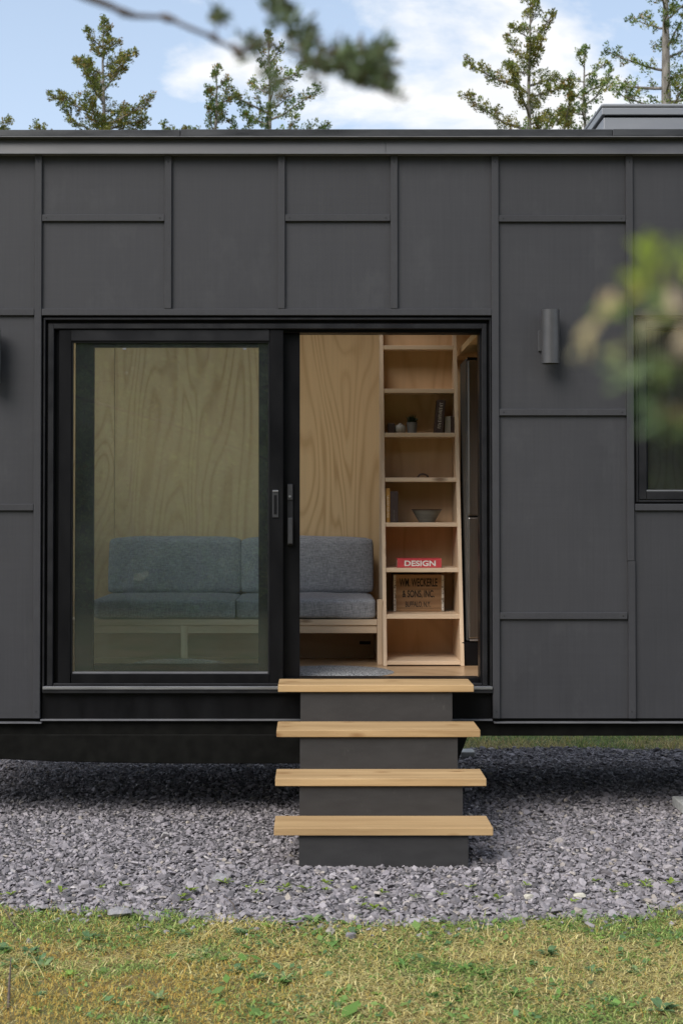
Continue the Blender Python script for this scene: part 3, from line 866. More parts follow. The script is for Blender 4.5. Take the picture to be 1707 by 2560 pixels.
# loose twigs on the lawn
for (pts_, rad_, lab) in (([(20, 2318, 0.0), (22, 2290, 0.05), (26, 2262, 0.10)], 0.006, 'short dark twig standing up out of the golden moss'),
                          ([(45, 2142, 0.01), (25, 2122, 0.02), (8, 2105, 0.04)], 0.004, 'thin bent twig lying near the end of the gravel edge'),
                          ([(545, 2112, 0.01), (535, 2096, 0.04), (510, 2080, 0.05)], 0.0035, 'curved twig leaning from the lawn onto the gravel'),
                          ([(640, 2150, 0.0), (655, 2142, 0.03), (690, 2140, 0.012)], 0.003, 'fine arched twig among the clover')):
    wt = Wood(); q_ = [G(u, v) + Vector((0, 0, h)) for u, v, h in pts_]
    wt.add(np.array([tuple(p) for p in q_]), [rad_, rad_ * .8, rad_ * .3], 5)
    tag(place('twig', wt.mesh('twig'), M['twig']), lab, 'twig', 'twigs on the lawn')
# near tree with the overhanging branch
def twig_tree(name, label, base, stem, limbs, foliage, leafm, seed):
    t = thing(name, label, 'tree', base)
    w = Wood()
    b = np.array(base)
    w.add(np.array(stem[0]) - b, stem[1], 9)
    for pts, rad in limbs: w.add(np.array([tuple(p) for p in pts]) - b, rad, 6)
    link('trunk', w.mesh('trunk'), t, (M['twig'],))
    V, T, n = foliage(np.random.default_rng(seed), b)
    link('crown', soup('crown', V, n, T), t, (leafm,))
    return t
YB = CAM.y + 1.15
BR = [(-2.66, YB - 0.15, 2.95), (-1.5, YB - 0.10, 2.62), (-0.55, YB - 0.05, 2.27), P(200, -6, YB), P(250, 12, YB), P(300, 36, YB), P(380, 40, YB), P(440, 66, YB), P(490, 86, YB), P(545, 118, YB), P(600, 90, YB + .02), P(640, 60, YB + .03)]
BR = [tuple(p) for p in BR]
B2 = [P(545, 118, YB), P(620, 105, YB + .01), P(700, 130, YB + .02), P(780, 150, YB + .02), P(850, 190, YB + .03), P(905, 228, YB + .03)]
B2 = [tuple(p) for p in B2]
nodes_ = [P(286, 30, YB), P(382, 41, YB), P(490, 86, YB), P(545, 118, YB)]
def fol_a(r, b):
    CC, DD, LL, TT = [], [], [], []
    seg = [(640, 35, 32, 60), (620, 10, 24, 30), (690, 105, 30, 55), (715, 140, 32, 60), (700, 75, 24, 26), (770, 145, 34, 70), (810, 135, 34, 70), (840, 165, 36, 90), (865, 150, 34, 70), (870, 195, 26, 60), (885, 110, 16, 22),
           (850, 115, 22, 26), (800, 170, 24, 40), (660, 60, 20, 22), (590, 110, 20, 14), (575, 130, 18, 10), (610, 170, 26, 16), (630, 215, 26, 14), (905, 225, 10, 8), (740, 165, 22, 26), (560, 90, 14, 8), (480, 40, 8, 8), (503, 42, 9, 20)]
    for u, v, rad, n in seg:
        n = int(n * 1.5)
        q = r.normal(0, 0.45, (n, 2)) * rad
        Yv = YB + r.normal(0, 0.03, n)
        c = np.array([P(u + a, v + e, y) for (a, e), y in zip(q, Yv)]) - b
        d = r.normal(size=(n, 3)) * 0.7 + np.array([0.5, 0, 0.5])
        CC.append(c); DD.append(d); LL.append(r.uniform(0.006, 0.016, n))
        col_ = np.where(r.random((n, 1)) < 0.8, np.array([[0.10, 0.135, 0.06]]), np.array([[0.17, 0.13, 0.08]])) * r.uniform(0.7, 1.3, (n, 1))
        TT.append(col_)
    Cc = np.concatenate(CC); L = np.concatenate(LL)
    return kites(Cc, np.concatenate(DD), L, L * 0.16, r), np.repeat(np.concatenate(TT), 4, 0), 4
stalk = [P(496, 84, YB), P(500, 62, YB), P(503, 46, YB)]
twig_tree('overhanging_cedar', 'cedar reaching a blurred knotty twig with dark needles across the sky', (-2.72, YB - 0.2, 0),
          ([(-2.72, YB - .2, 0), (-2.70, YB - .2, 1.0), (-2.66, YB - .18, 2.0), (-2.65, YB - .15, 2.95), (-2.68, YB - .15, 3.9)], [0.05, 0.042, 0.034, 0.026, 0.012]),
          [(BR, [0.020, 0.014, 0.008, 0.0034, 0.0030, 0.0024, 0.0016, 0.0018, 0.0016, 0.0015, 0.001, 0.0006]), (B2, [0.0018, 0.0015, 0.0013, 0.0012, 0.001, 0.0006]), (stalk, [0.0008, 0.0006, 0.0005]),
           (tuple((p[0] - .006, p[1], p[2] + .002) for p in (nodes_[1],)) + (tuple(nodes_[1]), (nodes_[1][0] + .010, nodes_[1][1], nodes_[1][2] - .003)), [0.0014, 0.0038, 0.0014]),
           (((nodes_[0][0] - .012, nodes_[0][1], nodes_[0][2] + .006), tuple(nodes_[0]), (nodes_[0][0] + .008, nodes_[0][1], nodes_[0][2] - .001)), [0.0016, 0.0038, 0.0016]),
           (((nodes_[2][0] - .006, nodes_[2][1], nodes_[2][2] + .003), tuple(nodes_[2]), (nodes_[2][0] + .006, nodes_[2][1], nodes_[2][2] - .005)), [0.0013, 0.0034, 0.0013]),
           (((nodes_[3][0] - .004, nodes_[3][1], nodes_[3][2] + .006), tuple(nodes_[3]), (nodes_[3][0] + .006, nodes_[3][1], nodes_[3][2] - .008)), [0.0015, 0.0042, 0.0015])],
          fol_a, M['leaf'], 5)
# near sapling at the other side of the lens
YS = CAM.y + 0.52
ST = (0.30, YS - 0.02, 0)
LF = [(1490, 610, 52, 1.35, (0.27, 0.33, 0.045)), (1475, 565, 36, 1.5, (0.25, 0.32, 0.05)), (1460, 660, 36, 0.9, (0.24, 0.22, 0.05)), (1520, 640, 40, 2.0, (0.25, 0.28, 0.05)), (1500, 680, 40, 0.4, (0.13, 0.19, 0.06)),
      (1372, 715, 42, 1.25, (0.52, 0.40, 0.22)), (1350, 775, 38, 1.2, (0.52, 0.43, 0.22)), (1415, 690, 34, 0.3, (0.16, 0.26, 0.05)), (1395, 720, 26, -0.3, (0.15, 0.25, 0.06)),
      (1400, 800, 42, -0.2, (0.22, 0.24, 0.10)), (1565, 690, 52, 1.5, (0.55, 0.44, 0.30)), (1562, 780, 48, 1.5, (0.50, 0.40, 0.27)), (1430, 880, 30, 0.2, (0.18, 0.24, 0.12)), (1470, 850, 32, 0.7, (0.18, 0.25, 0.12)),
      (1480, 920, 36, 1.2, (0.10, 0.17, 0.07)), (1500, 985, 30, 1.4, (0.10, 0.16, 0.07)), (1540, 860, 44, 0.9, (0.12, 0.16, 0.05)), (1550, 930, 36, 1.6, (0.16, 0.13, 0.04)), (1590, 600, 46, 1.6, (0.26, 0.32, 0.05)), (1600, 850, 46, 1.2, (0.2, 0.25, 0.07)), (1460, 780, 30, 0.1, (0.20, 0.24, 0.11)),
      (1505, 560, 34, 1.1, (0.30, 0.36, 0.05)), (1545, 590, 38, 1.8, (0.24, 0.31, 0.06)), (1440, 640, 26, 0.8, (0.22, 0.26, 0.06)), (1520, 730, 34, 0.2, (0.20, 0.22, 0.07)), (1480, 745, 30, 2.6, (0.40, 0.36, 0.22)),
      (1425, 845, 24, -0.5, (0.24, 0.28, 0.14)), (1510, 800, 30, 0.6, (0.17, 0.22, 0.10)), (1555, 1000, 32, 1.3, (0.12, 0.17, 0.06)), (1525, 950, 28, 0.8, (0.13, 0.17, 0.06)), (1330, 800, 20, 0.9, (0.45, 0.40, 0.25))]
def fol_b(r, b):
    V, T = [], []
    LF2 = [(u + r.normal(0, s * .38), v + r.normal(0, s * .38), s * r.uniform(.6, 1.0), a + r.normal(0, .45), tuple(np.array(c) * r.uniform(1.05, 1.6))) for u, v, s, a, c in LF for _ in range(3)]
    for u, v, s, a, c in LF2:
        y = YS + r.uniform(-0.04, 0.04)
        p0 = np.array(P(u, v, y)) - b
        pxm = (y - CAM.y) / F * K
        L = s * pxm * 1.9; w = L * 0.36
        d = np.array([math.cos(a), r.uniform(-0.4, 0.4), math.sin(a)]); d /= np.linalg.norm(d)
        sd_ = np.cross(d, [0, 1, 0]); sd_ /= np.linalg.norm(sd_)
        sd_ = sd_ * 0.85 + np.array([0, 0.5 * r.choice([-1, 1]), 0])
        pts = []
        for t, k in zip([0, .25, .55, .8, 1], [.05, .75, 1, .6, .03]):
            ctr = p0 + d * L * (t - 0.5) + np.array([0, 0, -0.15 * L * (t - .5) ** 2])
            pts.append((ctr - sd_ * w * k / 2, ctr + sd_ * w * k / 2))
        for p, q in zip(pts, pts[1:]):
            V += [p[0], p[1], q[1], q[0]]; T += [c] * 4
    # crown outside the frame
    for i in range(420):
        z = r.uniform(0.5, 2.5); a = r.uniform(0, 6.28); rad = 0.10 * r.random() ** .5
        p0 = np.array([ST[0] + 0.08 + rad * math.cos(a), ST[1] - 0.05 + rad * math.sin(a), z]) - b
        d = r.normal(size=3); d /= np.linalg.norm(d); s_ = np.cross(d, r.normal(size=3)); s_ /= np.linalg.norm(s_)
        L = r.uniform(.015, .028)
        V += [p0, p0 + d * L * .5 + s_ * L * .22, p0 + d * L, p0 + d * L * .5 - s_ * L * .22]; T += [np.array([0.14, 0.2, 0.05]) * r.uniform(.7, 1.3)] * 4
    return np.array(V), np.array(T), 4
def twig_to(u, v): 
    p = P(u, v, YS)
    return [(ST[0], ST[1], p.z - 0.06), ((ST[0] + p.x) / 2, YS, p.z - 0.015), tuple(p)]
twig_tree('leafy_sapling', 'out of focus sapling with lime green and tan leaves close to the lens', ST,
          ([ST, (0.30, ST[1], 1.0), (0.305, ST[1], 1.7), (0.30, ST[1], 2.4)], [0.012, 0.010, 0.008, 0.003]),
          [(twig_to(1440, 700), [0.003, 0.0018, 0.0008]), (twig_to(1490, 620), [0.003, 0.0018, 0.0008]), (twig_to(1400, 790), [0.003, 0.0016, 0.0007]), (twig_to(1480, 930), [0.003, 0.0018, 0.0007])],
          fol_b, M['near'], 9)

# ------------------------------------------------------------------ tiny house shell
XL, XR = -2.5, 3.9
DEP = 1.90
house = thing('tiny_house', 'charcoal tiny house on a trailer with battened siding and sliding glass door', 'house', (0, DEP / 2, 0.45))
V1, V2, V3, V4, V5, V6 = [X(u, 0, 500) for u in (90, 387, 646.5, 904.3, 1135.5, 1443)]
zT, zA, zB, zC, zD, zE, zF, zG = [Z(v) for v in (345, 501.5, 717.5, 947, 1165, 1414, 1650, 1580)]
zS = Z(503); 
WX0, WX1 = X(1457, 0, 940), X(1457, 0, 940) + 1.0
def panel(x0, x1, z0, z1): box('wall_panel', x0 + .0008, x1 - .0008, 0, 0.13, z0 + .0008, z1 - .0008, M['siding'], house, 0.001)
panel(XL, V1, zB, zT); panel(XL, V1, zD, zB); panel(XL, V1, zF, zD)
panel(V1, V2, zA, zT); panel(V1, V2, zB, zA); panel(V2, V3, zB, zT)
panel(V3, V4, zA, zT); panel(V3, V4, zB, zA); panel(V4, V5, zB, zT)
panel(V5, V6, zS, zT); panel(V5, V6, zC, zS); panel(V5, V6, zE, zC); panel(V5, V6, zF, zE)
panel(V6, XR, zB, zT); panel(V6, XR, zF, zD); panel(WX1, XR, zD, zB)
HB = 0.0195
def vbat(x, z0, z1, proud=0.019): box('batten', x - HB, x + HB, -proud, 0.004, z0, z1, M['siding'], house, 0.0025)
def hbat(x0, x1, z, proud=0.017, h=0.0185): box('batten', x0, x1, -proud, 0.004, z - h, z + h, M['siding'], house, 0.0025)
zt = Z(353)
vbat(V1, zF + .002, zt)
for x in (V2, V3, V4): vbat(x, zB + .0187, zt)
vbat(V5, zF + .002, zt)
vbat(V6, Z(1288), zt); vbat(V6 + .004, zF + .002, Z(1288) - .002, 0.020)
g = HB + .0008
hbat(V1 + g, V2 - g, zA); hbat(V3 + g, V4 - g, zA); hbat(V5 + g, V6 - g, zS)
hbat(V1 + g, V5 - g, zB, 0.018); hbat(XL, V1 - g, zB); hbat(XL, V1 - g, zD)
hbat(V5 + g, V6 - g, zC); hbat(V5 + g, V6 - g, zE)
hbat(V6 + g, XR, zB); hbat(V6 + g + .004, XR, zD)
vbat(WX1 + 0.02, zD + .02, zB - .02)
# screws at the batten ends
ms = bpy.data.meshes.new('screw'); bm = bmesh.new()
bmesh.ops.create_cone(bm, cap_ends=True, segments=8, radius1=0.0035, radius2=0.0030, depth=0.002, matrix=Matrix.Rotation(R(90), 4, 'X'))
bm.to_mesh(ms); bm.free(); ms.materials.append(M['black2'])
def screw(x, z, y=-0.0195):
    o = bpy.data.objects.new('screw', ms); C.objects.link(o); o.parent = house
    o.location = Vector((x, y, z)) - origin(house)
for x in (V1, V2, V3, V4, V5, V6):
    screw(x, zt - .05, -0.0197)
    if x in (V1, V5, V6): screw(x, zF + .04, -0.0197 if x != V6 else -0.0207)
for x0, x1, z in ((V1, V2, zA), (V3, V4, zA), (V5, V6, zS), (V5, V6, zC), (V5, V6, zE)):
    screw(x0 + .045, z, -0.0177); screw(x1 - .045, z, -0.0177)
# roof edge
zf0, zf1 = Z(352.5, -.045), Z(317, -.045)
xf = X(885, -.045, 330)
for a, b, e in ((XL, xf, 0.0), (xf + .001, XR, 0.0005)):
    prism('fascia', [(-0.052 - e, zf0), (0.0, zf0), (0.0, zf1), (-0.030 - e, zf1), (-0.033 - e, zf1 - .002)], 'x', a, b, M['fascia'], house, 0.001)
box('drip_edge', XL, XR, -0.058, -0.002, zf0 - .004, zf0 - .0005, M['edge'], house, 0.0)
zc0, zc1 = Z(312.5, -.07), Z(296.5, -.07)
s1, s2 = X(414, -.07, 305), X(1406, -.07, 305)
YE = 0.13
box('coping', XL, s1, -0.070, YE, zc0, zc1 - .003, M['coping'], house, 0.003)
box('coping', s1 + .001, s2, -0.070, YE, zc0, zc1, M['coping'], house, 0.003)
box('coping', s2 + .001, XR, -0.072, YE, zc0 + .001, zc1 + .001, M['coping'], house, 0.003)
box('coping', XL, XR, DEP - .13, DEP + .05, zc0, zc1, M['coping'], house, 0.003)
KX0, KX1, KY0, KY1 = -2.4, 0.60, 0.17, 1.45
zr0, zr1 = 3.641, zc1 - .03
for a, b, c, d in ((XL, KX0, YE, DEP - .13), (KX1, XR, YE, DEP - .13), (KX0, KX1, YE, KY0), (KX0, KX1, KY1, DEP - .13)):
    box('roof_deck', a + .0003, b - .0003, c + .0003, d - .0003, zr0, zr1, M['fascia'], house, 0.0)
    box('ceiling_panel', a + .0003, b - .0003, max(c, .147), min(d, DEP - .135), 3.62, 3.64, M['ply'], house, 0.0)
skl = box('added_skylight_frame', KX0 + .001, KX0 + .05, KY0 + .001, KY1 - .001, zr0, zr1 + .02, M['black2'], house, 0.002)  # skylight added out of view to bring more daylight indoors
box('added_skylight_bar', KX1 - .05, KX1 - .001, KY0 + .001, KY1 - .001, zr0, zr1 + .02, M['black2'], skl, 0.002)
box('added_skylight_bar', KX0 + .0505, KX1 - .0505, KY0 + .001, KY0 + .05, zr0, zr1 + .02, M['black2'], skl, 0.002)
box('added_skylight_bar', KX0 + .0505, KX1 - .0505, KY1 - .05, KY1 - .001, zr0, zr1 + .02, M['black2'], skl, 0.002)
box('glass', KX0 + .051, KX1 - .051, KY0 + .051, KY1 - .051, zr1, zr1 + .006, M['clear'], skl, 0.0)
box('drip_edge', XL, XR, -0.078, -0.02, zc0 - .006, zc0 - .001, M['edge'], house, 0.0)
box('shadow_strip', XL, XR, -0.035, 0.1, zf1, zc0 - .006, M['black'], house, 0.0)  # black strip painted in for the shadow line below the coping
# roof box
rb_y0 = 0.18
xa, xb = X(1385, rb_y0, 270), X(1385, rb_y0, 270) + 1.25
zb0, zb1, zb2 = zc1 - .029, Z(268.5, rb_y0), Z(239, rb_y0)
hb = box('roof_box', xa, xb, rb_y0, rb_y0 + 1.2, zb0, zb1 - .003, M['hatch'], house, 0.006, 2)
lidz = Z(248, rb_y0)
box('lid_band', xa - .012, xb + .012, rb_y0 - .012, rb_y0 + 1.212, zb1 + .009, lidz - .001, M['hatch'], hb, 0.004, 2)
box('lid_top', xa - .016, xb + .016, rb_y0 - .016, rb_y0 + 1.216, lidz, zb2, M['hatch'], hb, 0.010, 3)
box('gap_seal', xa + .006, xb - .006, rb_y0 + .006, rb_y0 + 1.19, zb1 - .003, zb1 + .009, M['black'], hb, 0.0)
# back, ends, floor, ceiling
box('back_wall', XL, XR, DEP - .13, DEP, Z(1650), zc0 - .001, M['siding'], house, 0.002)
for a, b, z0, z1 in ((0, 0.32, Z(1650), zc0 - .001), (DEP - .32, DEP, Z(1650), zc0 - .001), (0.3205, DEP - .3205, Z(1650), 0.95), (0.3205, DEP - .3205, 3.15, zc0 - .001)):
    box('end_wall', XL - .02, XL - .0005, a, b, z0, z1, M['siding'], house, 0.002)
box('end_wall', XR + .0005, XR + .02, 0, DEP, Z(1650), zc0 - .001, M['siding'], house, 0.002)
FZ = 0.770
box('floor_deck', XL, XR, 0.135, DEP - .135, FZ - .03, FZ, M['plyfloor'], house, 0.0)
YW = DEP - 0.150
seam = X(264, YW, 900)
for a, b in ((XL, seam), (seam, seam + 1.22), (seam + 1.22, 2.1), (2.1, XR)):
    box('plywood_panel', a + .0015, b - .0015, YW, YW + .014, FZ, 3.62, M['ply'], house, 0.001)
box('partition', 1.42, 1.44, 0.151, YW - .001, FZ, 3.62, M['ply'], house, 0.0)
# lining of the front wall
dxL, dxR = V1 + .012, V5 - .012
for a, b, z0, z1 in ((XL, dxL, FZ, 3.62), (dxR, WX0, FZ, 3.62), (dxL + .0005, dxR - .0005, zB, 3.62), (WX0 + .0005, WX1, FZ, zD), (WX0 + .0005, WX1, zB, 3.62), (WX1 + .0005, XR, FZ, 3.62)):
    box('wall_lining', a, b, 0.131, 0.146, z0, z1, M['ply'], house, 0.0)
# loft over the kitchen
LZ = 2.715
for i, (a, b) in enumerate(((0.62, 1.18), (1.182, 1.419))):
    box('loft_floor', a if i else 0.935, b, 0.16, YW - .002, LZ, LZ + .04, M['ply'], house, 0.001)

# ------------------------------------------------------------------ trailer parts
box('trailer_beam', XL, XR, 0.02, 0.12, Z(1690, .02), zF - .001, M['chassis'], house, 0.004)
box('trailer_beam', XL, XR, DEP - .12, DEP - .02, Z(1690, .02), Z(1661, .02), M['chassis'], house, 0.004)
box('underfloor', XL, XR, 0.10, DEP - .10, Z(1655), FZ - .031, M['under'], house, 0.0)
box('drip_edge', XL, X(95.5, -.02, 1655), -0.022, 0.05, Z(1661.5, -.02), Z(1659, -.02), M['edge'], house, 0.0)
box('drip_edge', X(1134, -.02, 1655), XR, -0.022, 0.05, Z(1661, -.02), Z(1658.5, -.02), M['edge'], house, 0.0)
def fender(y0, y1, name, uL, dark):
    pts = []
    zt_, zb_ = Z(1688), Z(1755)
    xl = XL if uL is None else X(uL)
    xr = X(1076, 0, 1690)
    pts = [(xl, zt_), (xr, zt_), (X(1054, 0, 1746), Z(1744)), (X(1046, 0, 1750), zb_), (X(400, 0, 1750), zb_), (X(250, 0, 1750), zb_ + .005), (X(120, 0, 1750), Z(1750)), (X(0, 0, 1750), Z(1744)), (X(-150, 0, 1750), Z(1730))]
    if uL is None: pts.append((XL, Z(1700)))
    else: pts = pts[:6] + [(xl, zt_ - .05)]
    return prism(name, pts, 'y', y0, y1, M['chassis'], house, 0.004)
fender(0.015, 0.045, 'wheel_skirt', None, True)
fender(DEP - .045, DEP - .015, 'wheel_skirt', 230, True)
def wheel(x, y):
    prof = [(0.0, -.09), (.17, -.09), (.19, -.075), (.2, -.085), (.29, -.095), (.315, -.08), (.325, -.05), (.325, .05), (.315, .08), (.29, .095), (.2, .085), (.19, .06), (.0, .05)]
    me_o = lathe('tyre', prof[2:-1], 0, 0, M['rubber'], house, 36)
    rim = lathe('rim', [(0, -.07), (.06, -.085), (.08, -.07), (.16, -.07), (.19, -.076), (.192, .06), (0, .05)], 0, 0, M['rim'], me_o, 30)
    me_o.rotation_euler = (R(90), 0, 0)
    me_o.location = Vector((x, y, .327)) - origin(house)
    rim.location = (0, 0, -0.005)
    return me_o
wheel(0.36, 0.30); wheel(0.36, 1.60)
box('axle', 0.33, 0.39, 0.40, 1.56, .29, .35, M['chassis'], house, 0.004)
box('stabiliser_leg', 0.76, 0.80, 1.45, 1.50, 0.06, 0.50, M['chassis'], house, 0.003)
# black apron below the door
box('apron', V1 + .0225, V5 - .0225, 0.012, 0.10, Z(1653.5, .012), Z(1590, .012), M['black'], house, 0.002)
box('flashing', V1 + .0205, V5 - .0205, -0.012, 0.06, Z(1655.5, -.01), Z(1652, -.01), M['edge'], house, 0.0008)

# ------------------------------------------------------------------ sliding door
door = thing('sliding_door', 'black framed sliding patio door, its inner panel slid open behind the fixed glass', 'door', (X(613), 0.06, Z(1592)))
def ring(name, u0, u1, v0, v1, wl_, wr, wt, wb, Yf, Yb, mat, parent, bev=0.002):
    """four rails round an opening, mitred look from butted pieces"""
    a = rect(name + '_stile', u0, u0 + wl_, v0, v1, Yf, Yb, mat, parent, bev)
    b = rect(name + '_stile', u1 - wr, u1, v0, v1, Yf, Yb, mat, parent, bev)
    c = rect(name + '_rail', u0 + wl_ + .15, u1 - wr - .15, v0, v0 + wt, Yf, Yb, mat, parent, bev)
    d = rect(name + '_rail', u0 + wl_ + .15, u1 - wr - .15, v1 - wb, v1, Yf, Yb, mat, parent, bev)
    return a, b, c, d
ring('outer_frame', 99.3, 1128.5, 729.5, 1590, 4, 4, 5, 10, -0.010, 0.03, M['black2'], door)
ring('frame_groove', 103.6, 1124.2, 734.8, 1579.8, 6, 6, 8, 4, 0.020, 0.05, M['black'], door, 0.0)
ring('frame', 109.8, 1118, 743, 1575.5, 13, 11, 12, 6, 0.0, 0.05, M['black2'], door, 0.003)
ring('track_frame', 118, 1112, 750, 1577, 17, 11, 14, 20, 0.040, 0.15, M['black'], door, 0.002)
rect('sill', 98.5, 1130.5, 1577, 1583.5, -0.030, 0.04, M['alu'], door, 0.0015)
rect('sill_nose', 98.5, 1130.5, 1583.7, 1592, -0.024, 0.02, M['black2'], door, 0.0015)
rect('threshold', 690, 1104, 1556, 1559.5, 0.118, 0.150, M['alu'], door, 0.001)
rect('jamb_strip', 1101.5, 1104, 770, 1556, 0.105, 0.14, M['alu'], door, 0.0)
# fixed panel
fixed = rect('fixed_panel', 134.5, 163.5, 756.5, 1574.5, 0.012, 0.055, M['black'], door, 0.003)
rect('stile', 619, 650.5, 756.5, 1574.5, 0.012, 0.055, M['black'], fixed, 0.003)
rect('rail', 163.7, 618.8, 756.5, 783, 0.012, 0.055, M['black2'], fixed, 0.003)
rect('rail', 163.7, 618.8, 1547.5, 1574.5, 0.012, 0.055, M['black'], fixed, 0.003)
rect('glazing_bead', 163.6, 167, 783.2, 1547.3, 0.022, 0.05, M['black2'], fixed, 0.001)
rect('glazing_bead', 615.5, 618.9, 783.2, 1547.3, 0.022, 0.05, M['black2'], fixed, 0.001)
rect('glazing_bead', 167.1, 615.4, 783.2, 787, 0.022, 0.05, M['black2'], fixed, 0.001)
rect('glazing_bead', 167.1, 615.4, 1543, 1547.3, 0.022, 0.05, M['edge'], fixed, 0.001)
gl_ = rect('glass', 165, 617, 785, 1545, 0.034, 0.040, M['glass'], fixed, 0.0)
for u in (286, 562):
    rect('glass_clip', u - 4, u + 4, 799, 803, 0.028, 0.034, M['alu'], fixed, 0.001)
# sliding panel, slid behind the fixed one
slid = rect('sliding_panel', 641, 688.5, 766, 1556, 0.070, 0.110, M['black'], door, 0.003)
rect('stile', 594, 640.8, 770, 1556, 0.075, 0.110, M['black2'], slid, 0.002)
rect('stile', 173, 215.5, 770, 1556, 0.075, 0.110, M['black2'], slid, 0.002)
rect('rail', 215.7, 593.8, 770, 797.5, 0.075, 0.110, M['black2'], slid, 0.002)
rect('rail', 215.7, 593.8, 1524.5, 1556, 0.075, 0.110, M['black2'], slid, 0.002)
rect('glass', 214, 595, 796, 1526, 0.090, 0.096, M['glass'], slid, 0.0)
# pulls
pl = rect('pull', 625.5, 639.5, 1127, 1188.5, 0.005, 0.0118, M['pull'], fixed, 0.002)
rect('recess', 629, 636, 1137, 1181, 0.0035, 0.0052, M['black'], pl, 0.0)
rect('pull_cap', 625.8, 639.2, 1125.5, 1129.5, -0.001, 0.0118, M['alu'], pl, 0.002)
hd = rect('handle', 661, 672, 1189, 1249, 0.030, 0.050, M['pull'], slid, 0.003)
rect('handle_plate', 659.5, 672.8, 1111, 1252.5, 0.056, 0.0698, M['black2'], hd, 0.002)
rect('lock_plate', 660, 672, 1112.5, 1148, 0.048, 0.056, M['pull'], hd, 0.002)
q = P(665.5, 1140, 0.047)
b_ = bmesh.new(); bmesh.ops.create_cone(b_, cap_ends=True, segments=16, radius1=.007, radius2=.006, depth=.006, matrix=Matrix.Translation(q) @ Matrix.Rotation(R(90), 4, 'X'))
place('lock_cylinder', bm_mesh(b_, 'lock_cylinder'), M['alu'], hd)
for v in (1192, 1245): rect('handle_post', 662.5, 670.5, v - 2.5, v + 2.5, 0.049, 0.057, M['black2'], hd, 0.0)

# ------------------------------------------------------------------ window
win = thing('casement_window', 'black framed window reflecting trees, mounted above a batten', 'window', ((WX0 + WX1) / 2, 0.05, zD))
wz0, wz1 = Z(1155), Z(726)
def wring(name, x0, x1, z0, z1, w, Yf, Yb, mat, parent, bev=0.003):
    box(name + '_stile', x0, x0 + w, Yf, Yb, z0, z1, mat, parent, bev)
    box(name + '_stile', x1 - w, x1, Yf, Yb, z0, z1, mat, parent, bev)
    box(name + '_rail', x0 + w + .0003, x1 - w - .0003, Yf, Yb, z0, z0 + w, mat, parent, bev)
    box(name + '_rail', x0 + w + .0003, x1 - w - .0003, Yf, Yb, z1 - w, z1, mat, parent, bev)
wring('outer_frame', WX0 + .004, WX1 - .004, wz0 + .003, wz1 - .003, .012, -0.004, .12, M['black2'], win)
wring('sash', WX0 + .0185, WX1 - .0185, wz0 + .0175, wz1 - .0175, .046, 0.004, .10, M['black2'], win, 0.004)
wring('glazing_bead', WX0 + .065, WX1 - .065, wz0 + .064, wz1 - .064, .010, 0.016, .06, M['black'], win, 0.003)
box('glass', WX0 + .066, WX1 - .066, .034, .040, wz0 + .065, wz1 - .065, M['glass'], win, 0.0)
box('sill', WX0 + .062, WX1 - .062, 0.006, 0.0155, wz0 + .0637, wz0 + .0720, M['alu'], win, 0.001)

ew = thing('added_end_window', 'unseen black framed window added in the far end wall to light the sofa', 'window', (XL, DEP / 2, 0.95))  # out of view, added so more daylight reaches the room
for a, b, z0, z1 in ((.322, .372, .952, 3.148), (DEP - .372, DEP - .322, .952, 3.148), (.3725, DEP - .3725, .952, 1.002), (.3725, DEP - .3725, 3.098, 3.148)):
    box('frame', XL - .03, XL - .001, a, b, z0, z1, M['black2'], ew, 0.003)
box('glass', XL - .018, XL - .012, .373, DEP - .373, 1.003, 3.097, M['clear'], ew, 0.0)

xfl, xfr = X(99.3, -.01, 1160), X(1128.5, -.01, 1160)
box('head_packer', V1 + .001, V5 - .001, 0.006, 0.130, Z(731), zB - .001, M['black'], house, 0.0)
box('side_packer', V1 + .001, xfl - .0006, 0.006, 0.130, Z(1590), Z(731) - .001, M['black'], house, 0.0)
box('side_packer', xfr + .0006, V5 - .001, 0.006, 0.130, Z(1590), Z(731) - .001, M['black'], house, 0.0)
box('side_packer', V6 + .001, WX0 + .0035, 0.006, 0.130, zD + .001, zB - .001, M['black'], house, 0.0)
box('head_packer', WX0 + .004, WX1 - .001, 0.006, 0.130, wz1 - .0025, zB - .001, M['black'], house, 0.0)
box('sill_packer', WX0 + .004, WX1 - .001, 0.006, 0.130, zD + .001, wz0 + .0025, M['black'], house, 0.0)

# ------------------------------------------------------------------ wall lamps
def wall_lamp(u, v0, v1, label):
    p = P(u, (v0 + v1) / 2, -0.085)
    za, zb = Z(v1, -.085), Z(v0, -.085)
    t = thing('wall_lamp', label, 'lamp', (p.x, 0, za), 'cylinder lamps on the house wall')
    rr = 0.049
    lathe('shade', [(rr - .004, za + .02), (rr - .004, za), (rr, za), (rr, zb), (rr - .004, zb), (rr - .004, zb - .02)], p.x, -.085, M['lamp'], t, 48)
    lathe('inner_cap', [(0, za + .02), (rr - .0045, za + .0201), (rr - .0045, zb - .0201), (0, zb - .02)], p.x, -.085, M['black'], t, 32)
    box('mount_plate', p.x - .055, p.x + .035, -.0125, -.0002, za + .075, za + .19, M['lamp'], t, 0.003)
    box('bracket', p.x - .042, p.x + .022, -.05, -.0127, za + .082, za + .183, M['lamp'], t, 0.003)
    return t
wall_lamp(1263, 712, 835, 'grey cylindrical wall lamp on the panel beside the window')
wall_lamp(-19, 756, 879, 'grey cylindrical wall lamp beyond the batten at the fixed door panel')

